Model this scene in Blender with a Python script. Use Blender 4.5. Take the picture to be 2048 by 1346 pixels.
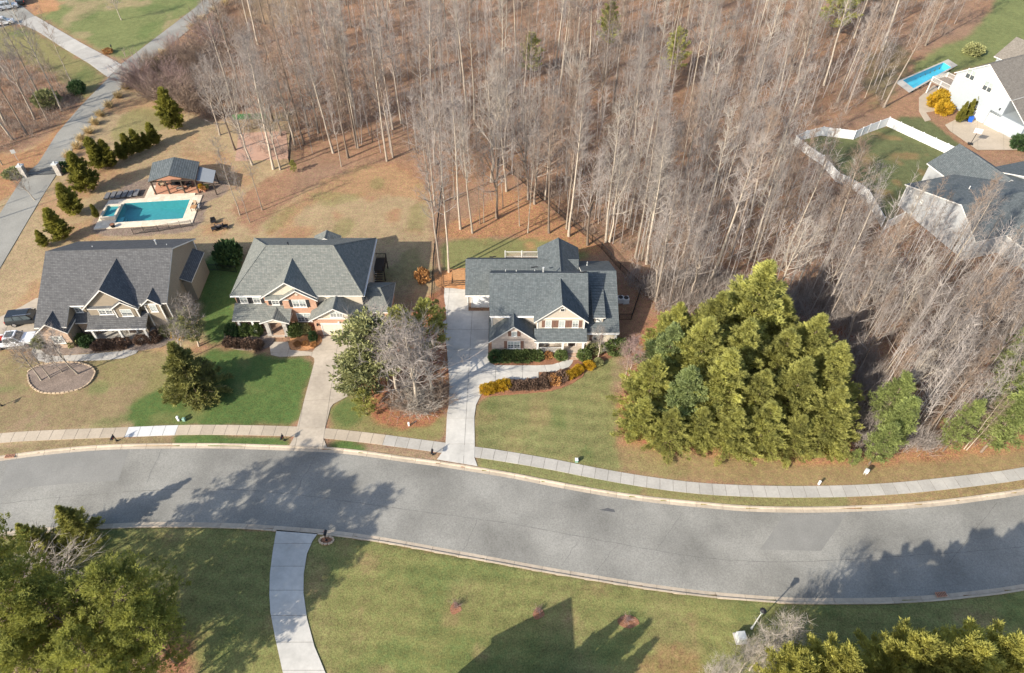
import bpy, bmesh, math, random
import numpy as np
from mathutils import Vector, Matrix
sc = bpy.context.scene
for o in list(bpy.data.objects): bpy.data.objects.remove(o)
R = math.radians
# ------------------------------------------------------------------ camera
H = 69.0; PITCH = R(46.1); FPX = 1365.0
cd = bpy.data.cameras.new('camera'); cam = bpy.data.objects.new('camera', cd); sc.collection.objects.link(cam)
cam.location = (0, 0, H); cam.rotation_euler = (R(90) - PITCH, 0, 0)
cd.sensor_fit = 'HORIZONTAL'; cd.sensor_width = 36.0; cd.lens = 36.0 * FPX / 2048.0
cd.clip_start = 1.0; cd.clip_end = 8000.0
sc.camera = cam
sc.render.resolution_x = 1024; sc.render.resolution_y = 673
# ------------------------------------------------------------------ sky, sun, exposure
SUN_EL = R(30.0); SHADOW_AZ = R(40.0)
w = bpy.data.worlds.new('World'); sc.world = w; w.use_nodes = True
nt = w.node_tree; nt.nodes.clear()
sky = nt.nodes.new('ShaderNodeTexSky'); sky.sky_type = 'NISHITA'; sky.sun_disc = False
sky.sun_elevation = SUN_EL; sky.sun_rotation = R(230.0); sky.air_density = 1.0; sky.dust_density = 1.5; sky.ozone_density = 1.0
bg = nt.nodes.new('ShaderNodeBackground'); bg.inputs['Strength'].default_value = 0.145
ow = nt.nodes.new('ShaderNodeOutputWorld')
nt.links.new(sky.outputs[0], bg.inputs[0]); nt.links.new(bg.outputs[0], ow.inputs[0])
sd = bpy.data.lights.new('sun', 'SUN'); sd.energy = 4.6; sd.angle = R(0.55); sd.color = (1.0, 0.92, 0.79)
sun = bpy.data.objects.new('sun', sd); sc.collection.objects.link(sun)
ld = Vector((math.cos(SHADOW_AZ) * math.cos(SUN_EL), math.sin(SHADOW_AZ) * math.cos(SUN_EL), -math.sin(SUN_EL)))
sun.rotation_euler = ld.to_track_quat('-Z', 'Y').to_euler(); sun.location = (-120, -100, 120)
sc.view_settings.view_transform = 'Standard'; sc.view_settings.look = 'None'
sc.view_settings.exposure = 0.86; sc.view_settings.gamma = 1.0
sc.view_settings.use_curve_mapping = False
# ------------------------------------------------------------------ measuring: survey pixel -> point of the site at height z
SP, CP = math.sin(PITCH), math.cos(PITCH)
def P(x, y, z=0.0):
    u = (x - 1024) / FPX; v = (y - 673) / FPX
    t = (H - z) / (SP + v * CP)
    return Vector((u * t, (CP - v * SP) * t, z))
def W(pts): return [tuple(P(x, y)[:2]) for x, y in pts]
def hgt(bx, by, ty):
    Y = P(bx, by)[1]; v = (ty - 673) / FPX
    return H - Y / (CP - v * SP) * (SP + v * CP)
# ------------------------------------------------------------------ scene helpers
col = sc.collection
def tag(o, label=None, cat=None, group=None, kind=None):
    if label: o['label'] = label
    if cat: o['category'] = cat
    if group: o['group'] = group
    if kind: o['kind'] = kind
    return o
def thing(name, label, cat, loc=(0, 0, 0), rz=0.0, group=None):
    o = bpy.data.objects.new(name, None); col.objects.link(o); o.empty_display_size = 0.3
    o.location = loc; o.rotation_euler = (0, 0, rz)
    return tag(o, label, cat, group)
def link(name, me, parent=None, loc=(0, 0, 0), rz=0.0):
    o = bpy.data.objects.new(name, me); col.objects.link(o)
    o.location = loc; o.rotation_euler = (0, 0, rz)
    if parent: o.parent = parent
    return o
def copy_tree(o, parent=None):
    c = o.copy(); col.objects.link(c); c.parent = parent
    for ch in list(o.children): copy_tree(ch, c)
    return c
class MB:
    def __init__(s): s.v = []; s.f = []; s.m = []
    def poly(s, pts, mi=0):
        b = len(s.v); s.v += [tuple(p) for p in pts]; s.f.append(tuple(range(b, b + len(pts)))); s.m.append(mi); return s
    def box(s, c, d, rz=0.0, mi=0, taper=1.0):
        x, y, z = d[0] / 2, d[1] / 2, d[2] / 2; b = len(s.v); ca, sa = math.cos(rz), math.sin(rz)
        for k in (-1, 1):
            t = 1.0 if k < 0 else taper
            for i, j in ((-1, -1), (1, -1), (1, 1), (-1, 1)):
                px, py = i * x * t, j * y * t
                s.v.append((c[0] + px * ca - py * sa, c[1] + px * sa + py * ca, c[2] + k * z))
        for f in ((0, 3, 2, 1), (4, 5, 6, 7), (0, 1, 5, 4), (1, 2, 6, 5), (2, 3, 7, 6), (3, 0, 4, 7)):
            s.f.append(tuple(b + i for i in f)); s.m.append(mi)
        return s
    def prism(s, poly, z0, z1, mi=0, mtop=None):
        n = len(poly); b = len(s.v)
        a = sum(poly[i][0] * poly[(i + 1) % n][1] - poly[(i + 1) % n][0] * poly[i][1] for i in range(n))
        if a < 0: poly = poly[::-1]
        s.v += [(p[0], p[1], z0) for p in poly] + [(p[0], p[1], z1) for p in poly]
        s.f.append(tuple(b + n + i for i in range(n))); s.m.append(mi if mtop is None else mtop)
        s.f.append(tuple(b + n - 1 - i for i in range(n))); s.m.append(mi)
        for i in range(n):
            j = (i + 1) % n; s.f.append((b + i, b + j, b + n + j, b + n + i)); s.m.append(mi)
        return s
    def extr(s, prof, axis, a0, a1, mi=0):
        # profile [(h,z)] in the plane across the axis, extruded from a0 to a1 ('x': h=y, 'y': h=x)
        n = len(prof); b = len(s.v)
        for a in (a0, a1): s.v += [((a, h, z) if axis == 'x' else (h, a, z)) for h, z in prof]
        s.f.append(tuple(range(b, b + n))); s.f.append(tuple(range(b + 2 * n - 1, b + n - 1, -1))); s.m += [mi, mi]
        for i in range(n):
            j = (i + 1) % n; s.f.append((b + i, b + n + i, b + n + j, b + j)); s.m.append(mi)
        return s
    def tube(s, p0, p1, r0, r1=None, n=8, mi=0, cap=True):
        r1 = r0 if r1 is None else r1; p0 = Vector(p0); p1 = Vector(p1); d = (p1 - p0)
        if d.length < 1e-6: return s
        d.normalize(); u = d.orthogonal().normalized(); q = d.cross(u); b = len(s.v)
        for p, r in ((p0, r0), (p1, r1)):
            for i in range(n):
                a = 2 * math.pi * i / n; s.v.append(tuple(p + (u * math.cos(a) + q * math.sin(a)) * r))
        for i in range(n):
            j = (i + 1) % n; s.f.append((b + i, b + j, b + n + j, b + n + i)); s.m.append(mi)
        if cap:
            s.f.append(tuple(range(b + n - 1, b - 1, -1))); s.f.append(tuple(range(b + n, b + 2 * n))); s.m += [mi, mi]
        return s
    def roof(s, verts, faces, t=0.2, mtop=0, medge=1):
        # slab under a set of top faces
        b = len(s.v); n = len(verts)
        s.v += [tuple(p) for p in verts] + [(p[0], p[1], p[2] - t) for p in verts]
        cnt = {}
        for f in faces:
            s.f.append(tuple(b + i for i in f)); s.m.append(mtop)
            s.f.append(tuple(b + n + i for i in reversed(f))); s.m.append(medge)
            for i in range(len(f)): cnt[(f[i], f[(i + 1) % len(f)])] = 1
        for (i, j) in cnt:
            if (j, i) not in cnt:
                s.f.append((b + j, b + i, b + n + i, b + n + j)); s.m.append(medge)
        return s
    def mesh(s, name, mats, smooth=False):
        me = bpy.data.meshes.new(name); me.from_pydata(s.v, [], s.f)
        for m in (mats if isinstance(mats, (list, tuple)) else [mats]): me.materials.append(m)
        me.polygons.foreach_set('material_index', s.m)
        if smooth: me.polygons.foreach_set('use_smooth', [True] * len(s.f))
        me.update(); return me
    def build(s, name, mats, parent=None, loc=(0, 0, 0), rz=0.0, smooth=False, bevel=0.0):
        o = link(name, s.mesh(name, mats, smooth), parent, loc, rz)
        if bevel:
            bv = o.modifiers.new('bevel', 'BEVEL'); bv.width = bevel; bv.segments = 2; bv.limit_method = 'ANGLE'
        return o
def mesh_np(name, V, F, mat, smooth=False):
    V = np.asarray(V, dtype=np.float32); F = np.asarray(F, dtype=np.int32); k = F.shape[1]
    me = bpy.data.meshes.new(name); me.vertices.add(len(V)); me.vertices.foreach_set('co', V.ravel())
    me.loops.add(F.size); me.loops.foreach_set('vertex_index', F.ravel())
    me.polygons.add(len(F)); me.polygons.foreach_set('loop_start', np.arange(0, F.size, k, dtype=np.int32))
    if smooth: me.polygons.foreach_set('use_smooth', np.ones(len(F), dtype=bool))
    me.update(calc_edges=True); me.materials.append(mat); return me
def clip(poly, cell):
    # Sutherland-Hodgman: poly against a convex ccw cell
    out = list(poly); n = len(cell)
    for i in range(n):
        a, b = cell[i], cell[(i + 1) % n]; src = out; out = []
        if not src: break
        ins = lambda p: (b[0] - a[0]) * (p[1] - a[1]) - (b[1] - a[1]) * (p[0] - a[0]) >= 0
        for k in range(len(src)):
            p, q = src[k - 1], src[k]; ip, iq = ins(p), ins(q)
            if ip != iq:
                d1 = (b[0] - a[0]) * (p[1] - a[1]) - (b[1] - a[1]) * (p[0] - a[0])
                d2 = (b[0] - a[0]) * (q[1] - a[1]) - (b[1] - a[1]) * (q[0] - a[0])
                t = d1 / (d1 - d2); out.append((p[0] + (q[0] - p[0]) * t, p[1] + (q[1] - p[1]) * t))
            if iq: out.append(q)
    return out
def area(p): return 0.5 * sum(p[i - 1][0] * p[i][1] - p[i][0] * p[i - 1][1] for i in range(len(p)))
def spline(pts, step=0.5):
    pts = [Vector((p[0], p[1])) for p in pts]; out = []
    for i in range(len(pts) - 1):
        p0 = pts[max(i - 1, 0)]; p1 = pts[i]; p2 = pts[i + 1]; p3 = pts[min(i + 2, len(pts) - 1)]
        n = max(2, int((p2 - p1).length / step))
        for k in range(n):
            t = k / n; out.append(0.5 * ((2 * p1) + (p2 - p0) * t + (2 * p0 - 5 * p1 + 4 * p2 - p3) * t * t + (3 * p1 - p0 - 3 * p2 + p3) * t ** 3))
    out.append(pts[-1]); return out
def resample(pts, d):
    L = [0.0]
    for i in range(1, len(pts)): L.append(L[-1] + (pts[i] - pts[i - 1]).length)
    s = np.arange(0, L[-1], d); X = np.interp(s, L, [p[0] for p in pts]); Y = np.interp(s, L, [p[1] for p in pts])
    return [Vector((a, b)) for a, b in zip(X, Y)]
def normals(pts):
    out = []
    for i in range(len(pts)):
        d = pts[min(i + 1, len(pts) - 1)] - pts[max(i - 1, 0)]; d.normalize(); out.append(Vector((-d[1], d[0])))
    return out
# ------------------------------------------------------------------ materials
MATS = {}
def mat(name, c, rough=0.85, var=0.18, scale=3.0, bump=0.0, bscale=None, c2=None, big=0.0, bigscale=0.25, metal=0.0, trans=0.0, rnd=0.0, spec=0.3, coord='Object'):
    if name in MATS: return MATS[name]
    m = bpy.data.materials.new(name); m.use_nodes = True; N = m.node_tree.nodes; L = m.node_tree.links
    b = N['Principled BSDF']; b.inputs['Roughness'].default_value = rough; b.inputs['Metallic'].default_value = metal
    b.inputs['Specular IOR Level'].default_value = spec
    tc = N.new('ShaderNodeTexCoord')
    n1 = N.new('ShaderNodeTexNoise'); n1.inputs['Scale'].default_value = scale; n1.inputs['Detail'].default_value = 5; n1.inputs['Roughness'].default_value = 0.65
    L.new(tc.outputs[coord], n1.inputs['Vector'])
    mr = N.new('ShaderNodeMapRange'); mr.inputs['From Min'].default_value = 0.28; mr.inputs['From Max'].default_value = 0.72
    L.new(n1.outputs['Fac'], mr.inputs['Value'])
    mx = N.new('ShaderNodeMix'); mx.data_type = 'RGBA'
    lo = tuple(max(0, a * (1 - var)) for a in c); hi = tuple(a * (1 + var) for a in (c2 or c))
    mx.inputs['A'].default_value = (*lo, 1); mx.inputs['B'].default_value = (*hi, 1)
    L.new(mr.outputs[0], mx.inputs['Factor']); out = mx.outputs['Result']
    if big:
        n2 = N.new('ShaderNodeTexNoise'); n2.inputs['Scale'].default_value = bigscale; n2.inputs['Detail'].default_value = 3
        L.new(tc.outputs[coord], n2.inputs['Vector'])
        m2 = N.new('ShaderNodeMapRange'); m2.inputs['From Min'].default_value = 0.3; m2.inputs['From Max'].default_value = 0.7
        m2.inputs['To Min'].default_value = 1 - big; m2.inputs['To Max'].default_value = 1 + big; L.new(n2.outputs['Fac'], m2.inputs['Value'])
        vm = N.new('ShaderNodeVectorMath'); vm.operation = 'SCALE'; L.new(out, vm.inputs[0]); L.new(m2.outputs[0], vm.inputs['Scale']); out = vm.outputs[0]
    if rnd:
        oi = N.new('ShaderNodeObjectInfo'); m3 = N.new('ShaderNodeMapRange'); m3.inputs['To Min'].default_value = 1 - rnd; m3.inputs['To Max'].default_value = 1 + rnd
        L.new(oi.outputs['Random'], m3.inputs['Value'])
        vm = N.new('ShaderNodeVectorMath'); vm.operation = 'SCALE'; L.new(out, vm.inputs[0]); L.new(m3.outputs[0], vm.inputs['Scale']); out = vm.outputs[0]
    L.new(out, b.inputs['Base Color'])
    if bump:
        bp = N.new('ShaderNodeBump'); bp.inputs['Strength'].default_value = bump; bp.inputs['Distance'].default_value = 0.05
        n3 = N.new('ShaderNodeTexNoise'); n3.inputs['Scale'].default_value = bscale or scale * 3; n3.inputs['Detail'].default_value = 4
        L.new(tc.outputs[coord], n3.inputs['Vector']); L.new(n3.outputs['Fac'], bp.inputs['Height']); L.new(bp.outputs[0], b.inputs['Normal'])
    if trans:
        t = N.new('ShaderNodeBsdfTranslucent'); L.new(out, t.inputs['Color'])
        ms = N.new('ShaderNodeMixShader'); ms.inputs[0].default_value = trans
        L.new(b.outputs[0], ms.inputs[1]); L.new(t.outputs[0], ms.inputs[2]); L.new(ms.outputs[0], N['Material Output'].inputs['Surface'])
    MATS[name] = m; return m
def courses(name, c, c2, mortar, bw, bh, msize, rough=0.9, var=0.15, bump=0.4, noise=0.2, offset=0.5):
    # rows that run level on any wall or roof slope: u = x + y, v = z
    m = bpy.data.materials.new(name); m.use_nodes = True; N = m.node_tree.nodes; L = m.node_tree.links
    b = N['Principled BSDF']; b.inputs['Roughness'].default_value = rough; b.inputs['Specular IOR Level'].default_value = 0.2
    tc = N.new('ShaderNodeTexCoord'); sx = N.new('ShaderNodeSeparateXYZ'); L.new(tc.outputs['Object'], sx.inputs[0])
    ad = N.new('ShaderNodeMath'); L.new(sx.outputs[0], ad.inputs[0]); L.new(sx.outputs[1], ad.inputs[1])
    cb = N.new('ShaderNodeCombineXYZ'); L.new(ad.outputs[0], cb.inputs[0]); L.new(sx.outputs[2], cb.inputs[1])
    bt = N.new('ShaderNodeTexBrick'); L.new(cb.outputs[0], bt.inputs['Vector'])
    bt.inputs['Color1'].default_value = (*c, 1); bt.inputs['Color2'].default_value = (*c2, 1); bt.inputs['Mortar'].default_value = (*mortar, 1)
    bt.inputs['Scale'].default_value = 1.0; bt.inputs['Brick Width'].default_value = bw; bt.inputs['Row Height'].default_value = bh
    bt.inputs['Mortar Size'].default_value = msize; bt.inputs['Mortar Smooth'].default_value = 0.4; bt.offset = offset
    n1 = N.new('ShaderNodeTexNoise'); n1.inputs['Scale'].default_value = 2.2; n1.inputs['Detail'].default_value = 6; n1.inputs['Roughness'].default_value = 0.7
    L.new(tc.outputs['Object'], n1.inputs['Vector'])
    mr = N.new('ShaderNodeMapRange'); mr.inputs['From Min'].default_value = 0.3; mr.inputs['From Max'].default_value = 0.7
    mr.inputs['To Min'].default_value = 1 - noise; mr.inputs['To Max'].default_value = 1 + noise; L.new(n1.outputs['Fac'], mr.inputs['Value'])
    vm = N.new('ShaderNodeVectorMath'); vm.operation = 'SCALE'; L.new(bt.outputs['Color'], vm.inputs[0]); L.new(mr.outputs[0], vm.inputs['Scale'])
    L.new(vm.outputs[0], b.inputs['Base Color'])
    bp = N.new('ShaderNodeBump'); bp.inputs['Strength'].default_value = bump; bp.inputs['Distance'].default_value = 0.03; bp.invert = True
    L.new(bt.outputs['Fac'], bp.inputs['Height']); L.new(bp.outputs[0], b.inputs['Normal'])
    MATS[name] = m; return m
M = MATS
courses('shingle_slate', (0.090, 0.105, 0.108), (0.129, 0.142, 0.145), (0.055, 0.064, 0.068), 0.32, 0.11, 0.014, noise=0.22)
courses('shingle_green', (0.144, 0.154, 0.140), (0.199, 0.200, 0.179), (0.095, 0.099, 0.092), 0.32, 0.11, 0.014, noise=0.2)
courses('shingle_charcoal', (0.090, 0.089, 0.090), (0.125, 0.124, 0.123), (0.055, 0.055, 0.057), 0.32, 0.11, 0.014, noise=0.2)
courses('shingle_brown', (0.171, 0.152, 0.130), (0.220, 0.197, 0.168), (0.110, 0.099, 0.085), 0.32, 0.11, 0.014, noise=0.18)
courses('brick_red', (0.391, 0.183, 0.106), (0.493, 0.251, 0.153), (0.425, 0.340, 0.272), 0.24, 0.08, 0.012, noise=0.16)
courses('brick_tan', (0.340, 0.212, 0.140), (0.442, 0.297, 0.204), (0.425, 0.357, 0.289), 0.24, 0.08, 0.012, noise=0.16)
courses('brick_pink', (0.428, 0.343, 0.288), (0.507, 0.420, 0.360), (0.491, 0.427, 0.374), 0.24, 0.08, 0.012, noise=0.12)
courses('siding_tan', (0.281, 0.234, 0.174), (0.293, 0.242, 0.183), (0.170, 0.140, 0.106), 30.0, 0.18, 0.016, noise=0.06)
courses('siding_cream', (0.522, 0.460, 0.365), (0.530, 0.468, 0.374), (0.356, 0.309, 0.241), 30.0, 0.18, 0.014, noise=0.05)
courses('siding_beige', (0.457, 0.400, 0.330), (0.465, 0.408, 0.338), (0.305, 0.262, 0.213), 30.0, 0.18, 0.014, noise=0.05)
courses('siding_pale', (0.347, 0.356, 0.363), (0.353, 0.363, 0.369), (0.248, 0.254, 0.260), 30.0, 0.2, 0.014, noise=0.05)
courses('siding_blue', (0.334, 0.368, 0.392), (0.339, 0.375, 0.398), (0.254, 0.283, 0.306), 30.0, 0.2, 0.014, noise=0.04)
courses('stone_grey', (0.34, 0.31, 0.28), (0.44, 0.41, 0.37), (0.3, 0.28, 0.25), 0.45, 0.22, 0.03, noise=0.3)
mat('trim', (0.612, 0.595, 0.561), 0.6, 0.04, 2)
mat('white_vinyl', (0.640, 0.640, 0.631), 0.45, 0.04, 2)
mat('garage_door', (0.555, 0.495, 0.420), 0.6, 0.03, 2)
mat('door_dark', (0.05, 0.035, 0.03), 0.5, 0.1, 4)
mat('shutter_black', (0.03, 0.03, 0.033), 0.6, 0.1, 5)
mat('shutter_brown', (0.17, 0.095, 0.07), 0.65, 0.1, 5)
mat('shutter_tan', (0.21, 0.175, 0.13), 0.7, 0.1, 5)
mat('glass', (0.07, 0.085, 0.09), 0.06, 0.25, 0.8, spec=0.6)
mat('glass_pale', (0.30, 0.34, 0.33), 0.08, 0.25, 0.8, spec=0.6)
mat('black_metal', (0.018, 0.018, 0.02), 0.45, 0.1, 4)
mat('dark_wood', (0.055, 0.04, 0.03), 0.8, 0.25, 4)
mat('cedar_wood', (0.36, 0.2, 0.095), 0.8, 0.2, 3)
mat('grey_wood', (0.24, 0.2, 0.165), 0.9, 0.25, 4)
mat('asphalt', (0.216, 0.209, 0.187), 0.95, 0.26, 7.0, bump=0.35, bscale=40, big=0.26, bigscale=0.16)
mat('asphalt_old', (0.238, 0.230, 0.204), 0.95, 0.2, 6.0, bump=0.25, bscale=30, big=0.14, bigscale=0.2)
mat('tar', (0.096, 0.092, 0.086), 0.8, 0.3, 6)
mat('asphalt_patch', (0.212, 0.206, 0.188), 0.95, 0.16, 9.0, bump=0.25, bscale=40, big=0.08, bigscale=0.4)
mat('concrete_tan', (0.387, 0.324, 0.248), 0.92, 0.1, 3.5, bump=0.15, bscale=20, big=0.08, bigscale=0.5, rnd=0.09)
mat('concrete_grey', (0.369, 0.347, 0.310), 0.92, 0.1, 3.5, bump=0.15, bscale=20, big=0.1, bigscale=0.5, rnd=0.09)
mat('concrete_new', (0.516, 0.516, 0.507), 0.9, 0.05, 3.5, bump=0.1, bscale=20, big=0.05, bigscale=0.5, rnd=0.03)
mat('concrete_drive', (0.45, 0.43, 0.39), 0.9, 0.09, 2.0, bump=0.12, bscale=20, big=0.14, bigscale=0.35, rnd=0.04)
mat('concrete_aged', (0.378, 0.324, 0.257), 0.92, 0.12, 2.0, bump=0.15, bscale=20, big=0.12, bigscale=0.3, rnd=0.06)
mat('joint', (0.16, 0.145, 0.12), 0.95, 0.2, 4)
mat('kerb_concrete', (0.408, 0.340, 0.259), 0.92, 0.14, 2.5, bump=0.15, bscale=15, big=0.1, bigscale=0.4, rnd=0.08)
mat('travertine', (0.62, 0.53, 0.41), 0.8, 0.12, 2.5, big=0.08, bigscale=1.0, rnd=0.1)
mat('terracotta', (0.42, 0.21, 0.13), 0.85, 0.15, 3)
mat('pool_plaster', (0.065, 0.28, 0.3), 0.7, 0.1, 2.0, coord='Object')
mat('pool_blue', (0.08, 0.45, 0.58), 0.7, 0.1, 1.2)
mat('mulch', (0.24, 0.115, 0.065), 0.95, 0.5, 9, bump=0.6, bscale=25, big=0.2, bigscale=0.7)
mat('mulch_grey', (0.2, 0.155, 0.125), 0.95, 0.5, 9, bump=0.6, bscale=25, big=0.2, bigscale=0.7)
mat('pine_straw', (0.40, 0.20, 0.09), 0.95, 0.45, 8, bump=0.6, bscale=25, big=0.2, bigscale=0.7)
mat('edging_stone', (0.42, 0.32, 0.22), 0.9, 0.2, 5, rnd=0.15)
mat('slate_step', (0.13, 0.13, 0.135), 0.9, 0.2, 4, rnd=0.1)
mat('bark_pale', (0.37, 0.315, 0.25), 0.95, 0.28, 2.2, rnd=0.2)
mat('bark_grey', (0.27, 0.225, 0.18), 0.95, 0.28, 2.2, rnd=0.22)
mat('bark_brown', (0.19, 0.145, 0.11), 0.95, 0.28, 2.2, rnd=0.2)
mat('bark_dark', (0.11, 0.085, 0.07), 0.95, 0.25, 2.5)
mat('twig_grey', (0.275, 0.24, 0.215), 0.95, 0.2, 0.5, rnd=0.22)
mat('twig_warm', (0.25, 0.185, 0.14), 0.95, 0.2, 0.5, rnd=0.22)
mat('twig_pale', (0.36, 0.32, 0.275), 0.95, 0.2, 0.5, rnd=0.15)
mat('sapling', (0.32, 0.285, 0.26), 0.95, 0.35, 0.12)
mat('twig_red', (0.3, 0.21, 0.185), 0.95, 0.2, 0.8, rnd=0.15)
mat('brush', (0.24, 0.19, 0.155), 0.95, 0.4, 0.15)
mat('leaf_cypress', (0.15, 0.16, 0.035), 0.8, 0.42, 0.5, c2=(0.3, 0.28, 0.055), trans=0.5, rnd=0.15)
mat('leaf_virginia', (0.25, 0.262, 0.08), 0.8, 0.45, 0.45, c2=(0.46, 0.45, 0.135), trans=0.5, rnd=0.16)
mat('leaf_virginia_cool', (0.2, 0.25, 0.105), 0.8, 0.4, 0.45, c2=(0.33, 0.38, 0.15), trans=0.5, rnd=0.12)
mat('leaf_pine', (0.18, 0.225, 0.08), 0.75, 0.4, 0.45, c2=(0.33, 0.375, 0.125), trans=0.5, rnd=0.15)
mat('leaf_pine_gold', (0.13, 0.165, 0.045), 0.75, 0.4, 0.45, c2=(0.38, 0.38, 0.09), trans=0.5, rnd=0.12)
mat('leaf_cedar', (0.13, 0.14, 0.045), 0.8, 0.4, 0.5, c2=(0.26, 0.25, 0.075), trans=0.2)
mat('leaf_holly', (0.036, 0.072, 0.026), 0.55, 0.4, 0.8, c2=(0.060, 0.102, 0.036), trans=0.15, rnd=0.15)
mat('leaf_box', (0.084, 0.126, 0.036), 0.7, 0.4, 1.5, c2=(0.138, 0.174, 0.054), trans=0.2, rnd=0.2)
mat('leaf_olive', (0.17, 0.185, 0.08), 0.8, 0.4, 1.0, c2=(0.3, 0.3, 0.13), trans=0.2, rnd=0.15)
mat('leaf_gold', (0.42, 0.27, 0.02), 0.7, 0.35, 1.5, c2=(0.6, 0.4, 0.04), trans=0.5, rnd=0.1)
mat('leaf_yellowgreen', (0.24, 0.25, 0.06), 0.75, 0.4, 0.7, c2=(0.47, 0.44, 0.11), trans=0.5, rnd=0.12)
mat('leaf_plum', (0.12, 0.075, 0.055), 0.85, 0.4, 1.2, c2=(0.2, 0.13, 0.09), trans=0.15, rnd=0.15)
mat('leaf_rust', (0.33, 0.15, 0.05), 0.85, 0.4, 1.2, c2=(0.45, 0.24, 0.09), trans=0.15, rnd=0.15)
mat('straw_grass', (0.42, 0.31, 0.15), 0.9, 0.3, 2, c2=(0.55, 0.43, 0.23), trans=0.2, rnd=0.12)
mat('paint_white', (0.72, 0.73, 0.75), 0.25, 0.02, 1, spec=0.6)
mat('paint_black', (0.02, 0.024, 0.028), 0.2, 0.05, 1, spec=0.6)
mat('paint_silver', (0.5, 0.53, 0.56), 0.3, 0.03, 1, spec=0.6)
mat('chrome', (0.6, 0.6, 0.62), 0.2, 0.03, 1, metal=0.9)
mat('rubber', (0.015, 0.015, 0.016), 0.8, 0.1, 4)
mat('red_plastic', (0.5, 0.04, 0.025), 0.4, 0.1, 4)
mat('blue_plastic', (0.015, 0.09, 0.42), 0.4, 0.06, 4)
mat('green_box', (0.2, 0.33, 0.27), 0.6, 0.1, 4)
mat('grey_box', (0.45, 0.46, 0.45), 0.6, 0.08, 4)
mat('fabric_red', (0.45, 0.09, 0.09), 0.9, 0.15, 5)
mat('fabric_tan', (0.4, 0.3, 0.2), 0.9, 0.15, 5)
mat('turf_green', (0.05, 0.17, 0.045), 0.95, 0.2, 5)
mat('metal_roof', (0.2, 0.215, 0.23), 0.5, 0.1, 3)
mat('clay', (0.37, 0.23, 0.165), 0.95, 0.12, 1.0, bump=0.1)
# ------------------------------------------------------------------ ground
KERB_N = [(-500, 1040), (-250, 965), (-100, 936), (0, 921), (90, 909), (188, 900), (292, 896.5), (432, 896), (540, 899), (640, 903), (680, 906), (740, 913), (800, 921.9), (876, 932), (960, 945), (1030, 957), (1100, 971), (1170, 984), (1240, 995.5), (1320, 1006), (1390, 1013), (1496, 1022), (1614.8, 1024.5), (1733, 1021.5), (1810, 1017), (1891, 1010), (1970, 1000), (2048, 988.4), (2180, 964), (2400, 915), (2700, 840)]
KERB_S = [(-500, 1160), (-250, 1100), (0, 1064), (80, 1055), (161, 1049.7), (250, 1045), (339, 1043), (465, 1045.6), (540, 1050), (651, 1058.6), (748, 1071), (830, 1085), (911, 1100), (1000, 1116), (1096, 1133.6), (1200, 1151), (1300, 1167), (1409, 1181), (1500, 1189), (1595, 1194.7), (1729, 1195), (1820, 1192), (1910, 1185), (2048, 1167), (2250, 1125), (2600, 1035)]
kn = spline(W(KERB_N)); ks = spline(W(KERB_S))
KW = 0.68
kn_n = normals(kn); ks_n = normals(ks)
road_poly = [tuple(p + n * 0.35) for p, n in zip(kn, kn_n)][::-1] + [tuple(p - n * 0.35) for p, n in zip(ks, ks_n)]
POOL = [P(236.5, 446), P(243.5, 407.3), P(377.5, 400.5), P(368.5, 437)]
pax = ((POOL[3] - POOL[0]) + (POOL[2] - POOL[1])).normalized(); pay = Vector((-pax[1], pax[0], 0))
pcen = sum(POOL, Vector()) / 4
PL = (abs((POOL[3] - POOL[0]).dot(pax)) + abs((POOL[2] - POOL[1]).dot(pax))) / 2
PWD = (abs((POOL[1] - POOL[0]).dot(pay)) + abs((POOL[2] - POOL[3]).dot(pay))) / 2
PANG = math.atan2(pax[1], pax[0])
def pool_pt(u, v, z=0.0): return pcen + pax * u + pay * v + Vector((0, 0, z))
xs = np.concatenate([[-3000, -1200, -500, -260], np.arange(-190, 190.1, 0.5), [260, 500, 1200, 3000]])
ys = np.concatenate([[-3000, -1000, -300, -80, -30], np.arange(-4, 126, 0.5), np.arange(126, 236, 1.0), [260, 320, 500, 1000, 3000]])
GX, GY = np.meshgrid(xs, ys)
def inside(poly, X=None, Y=None):
    X = GX if X is None else X; Y = GY if Y is None else Y
    r = np.zeros(X.shape, dtype=bool); n = len(poly)
    for i in range(n):
        x0, y0 = poly[i - 1]; x1, y1 = poly[i]
        if y0 == y1: continue
        c = ((y0 > Y) != (y1 > Y)) & (X < (x1 - x0) * (Y - y0) / (y1 - y0) + x0); r ^= c
    return r
def blur(a, k):
    for _ in range(2):
        for ax in (0, 1):
            pad = [(0, 0), (0, 0)]; pad[ax] = (k + 1, k); c = np.cumsum(np.pad(a, pad, mode='edge'), axis=ax)
            n = a.shape[ax]
            a = (np.take(c, np.arange(2 * k + 1, 2 * k + 1 + n), axis=ax) - np.take(c, np.arange(0, n), axis=ax)) / (2 * k + 1)
    return a
nrng = np.random.default_rng(4)
def vnoise(s, seed):
    g = np.random.default_rng(seed).random((512, 512)); u = (GX / s) % 512; v = (GY / s) % 512
    i = u.astype(int); j = v.astype(int); fu = u - i; fv = v - j; fu = fu * fu * (3 - 2 * fu); fv = fv * fv * (3 - 2 * fv)
    a = g[j % 512, i % 512]; b = g[j % 512, (i + 1) % 512]; c = g[(j + 1) % 512, i % 512]; d = g[(j + 1) % 512, (i + 1) % 512]
    return (a * (1 - fu) + b * fu) * (1 - fv) + (c * (1 - fu) + d * fu) * fv - 0.5
NZ = vnoise(2.2, 1) * 0.6 + vnoise(0.9, 2) * 0.4; NB = vnoise(9.0, 3)
NP = vnoise(4.5, 5)
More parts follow.
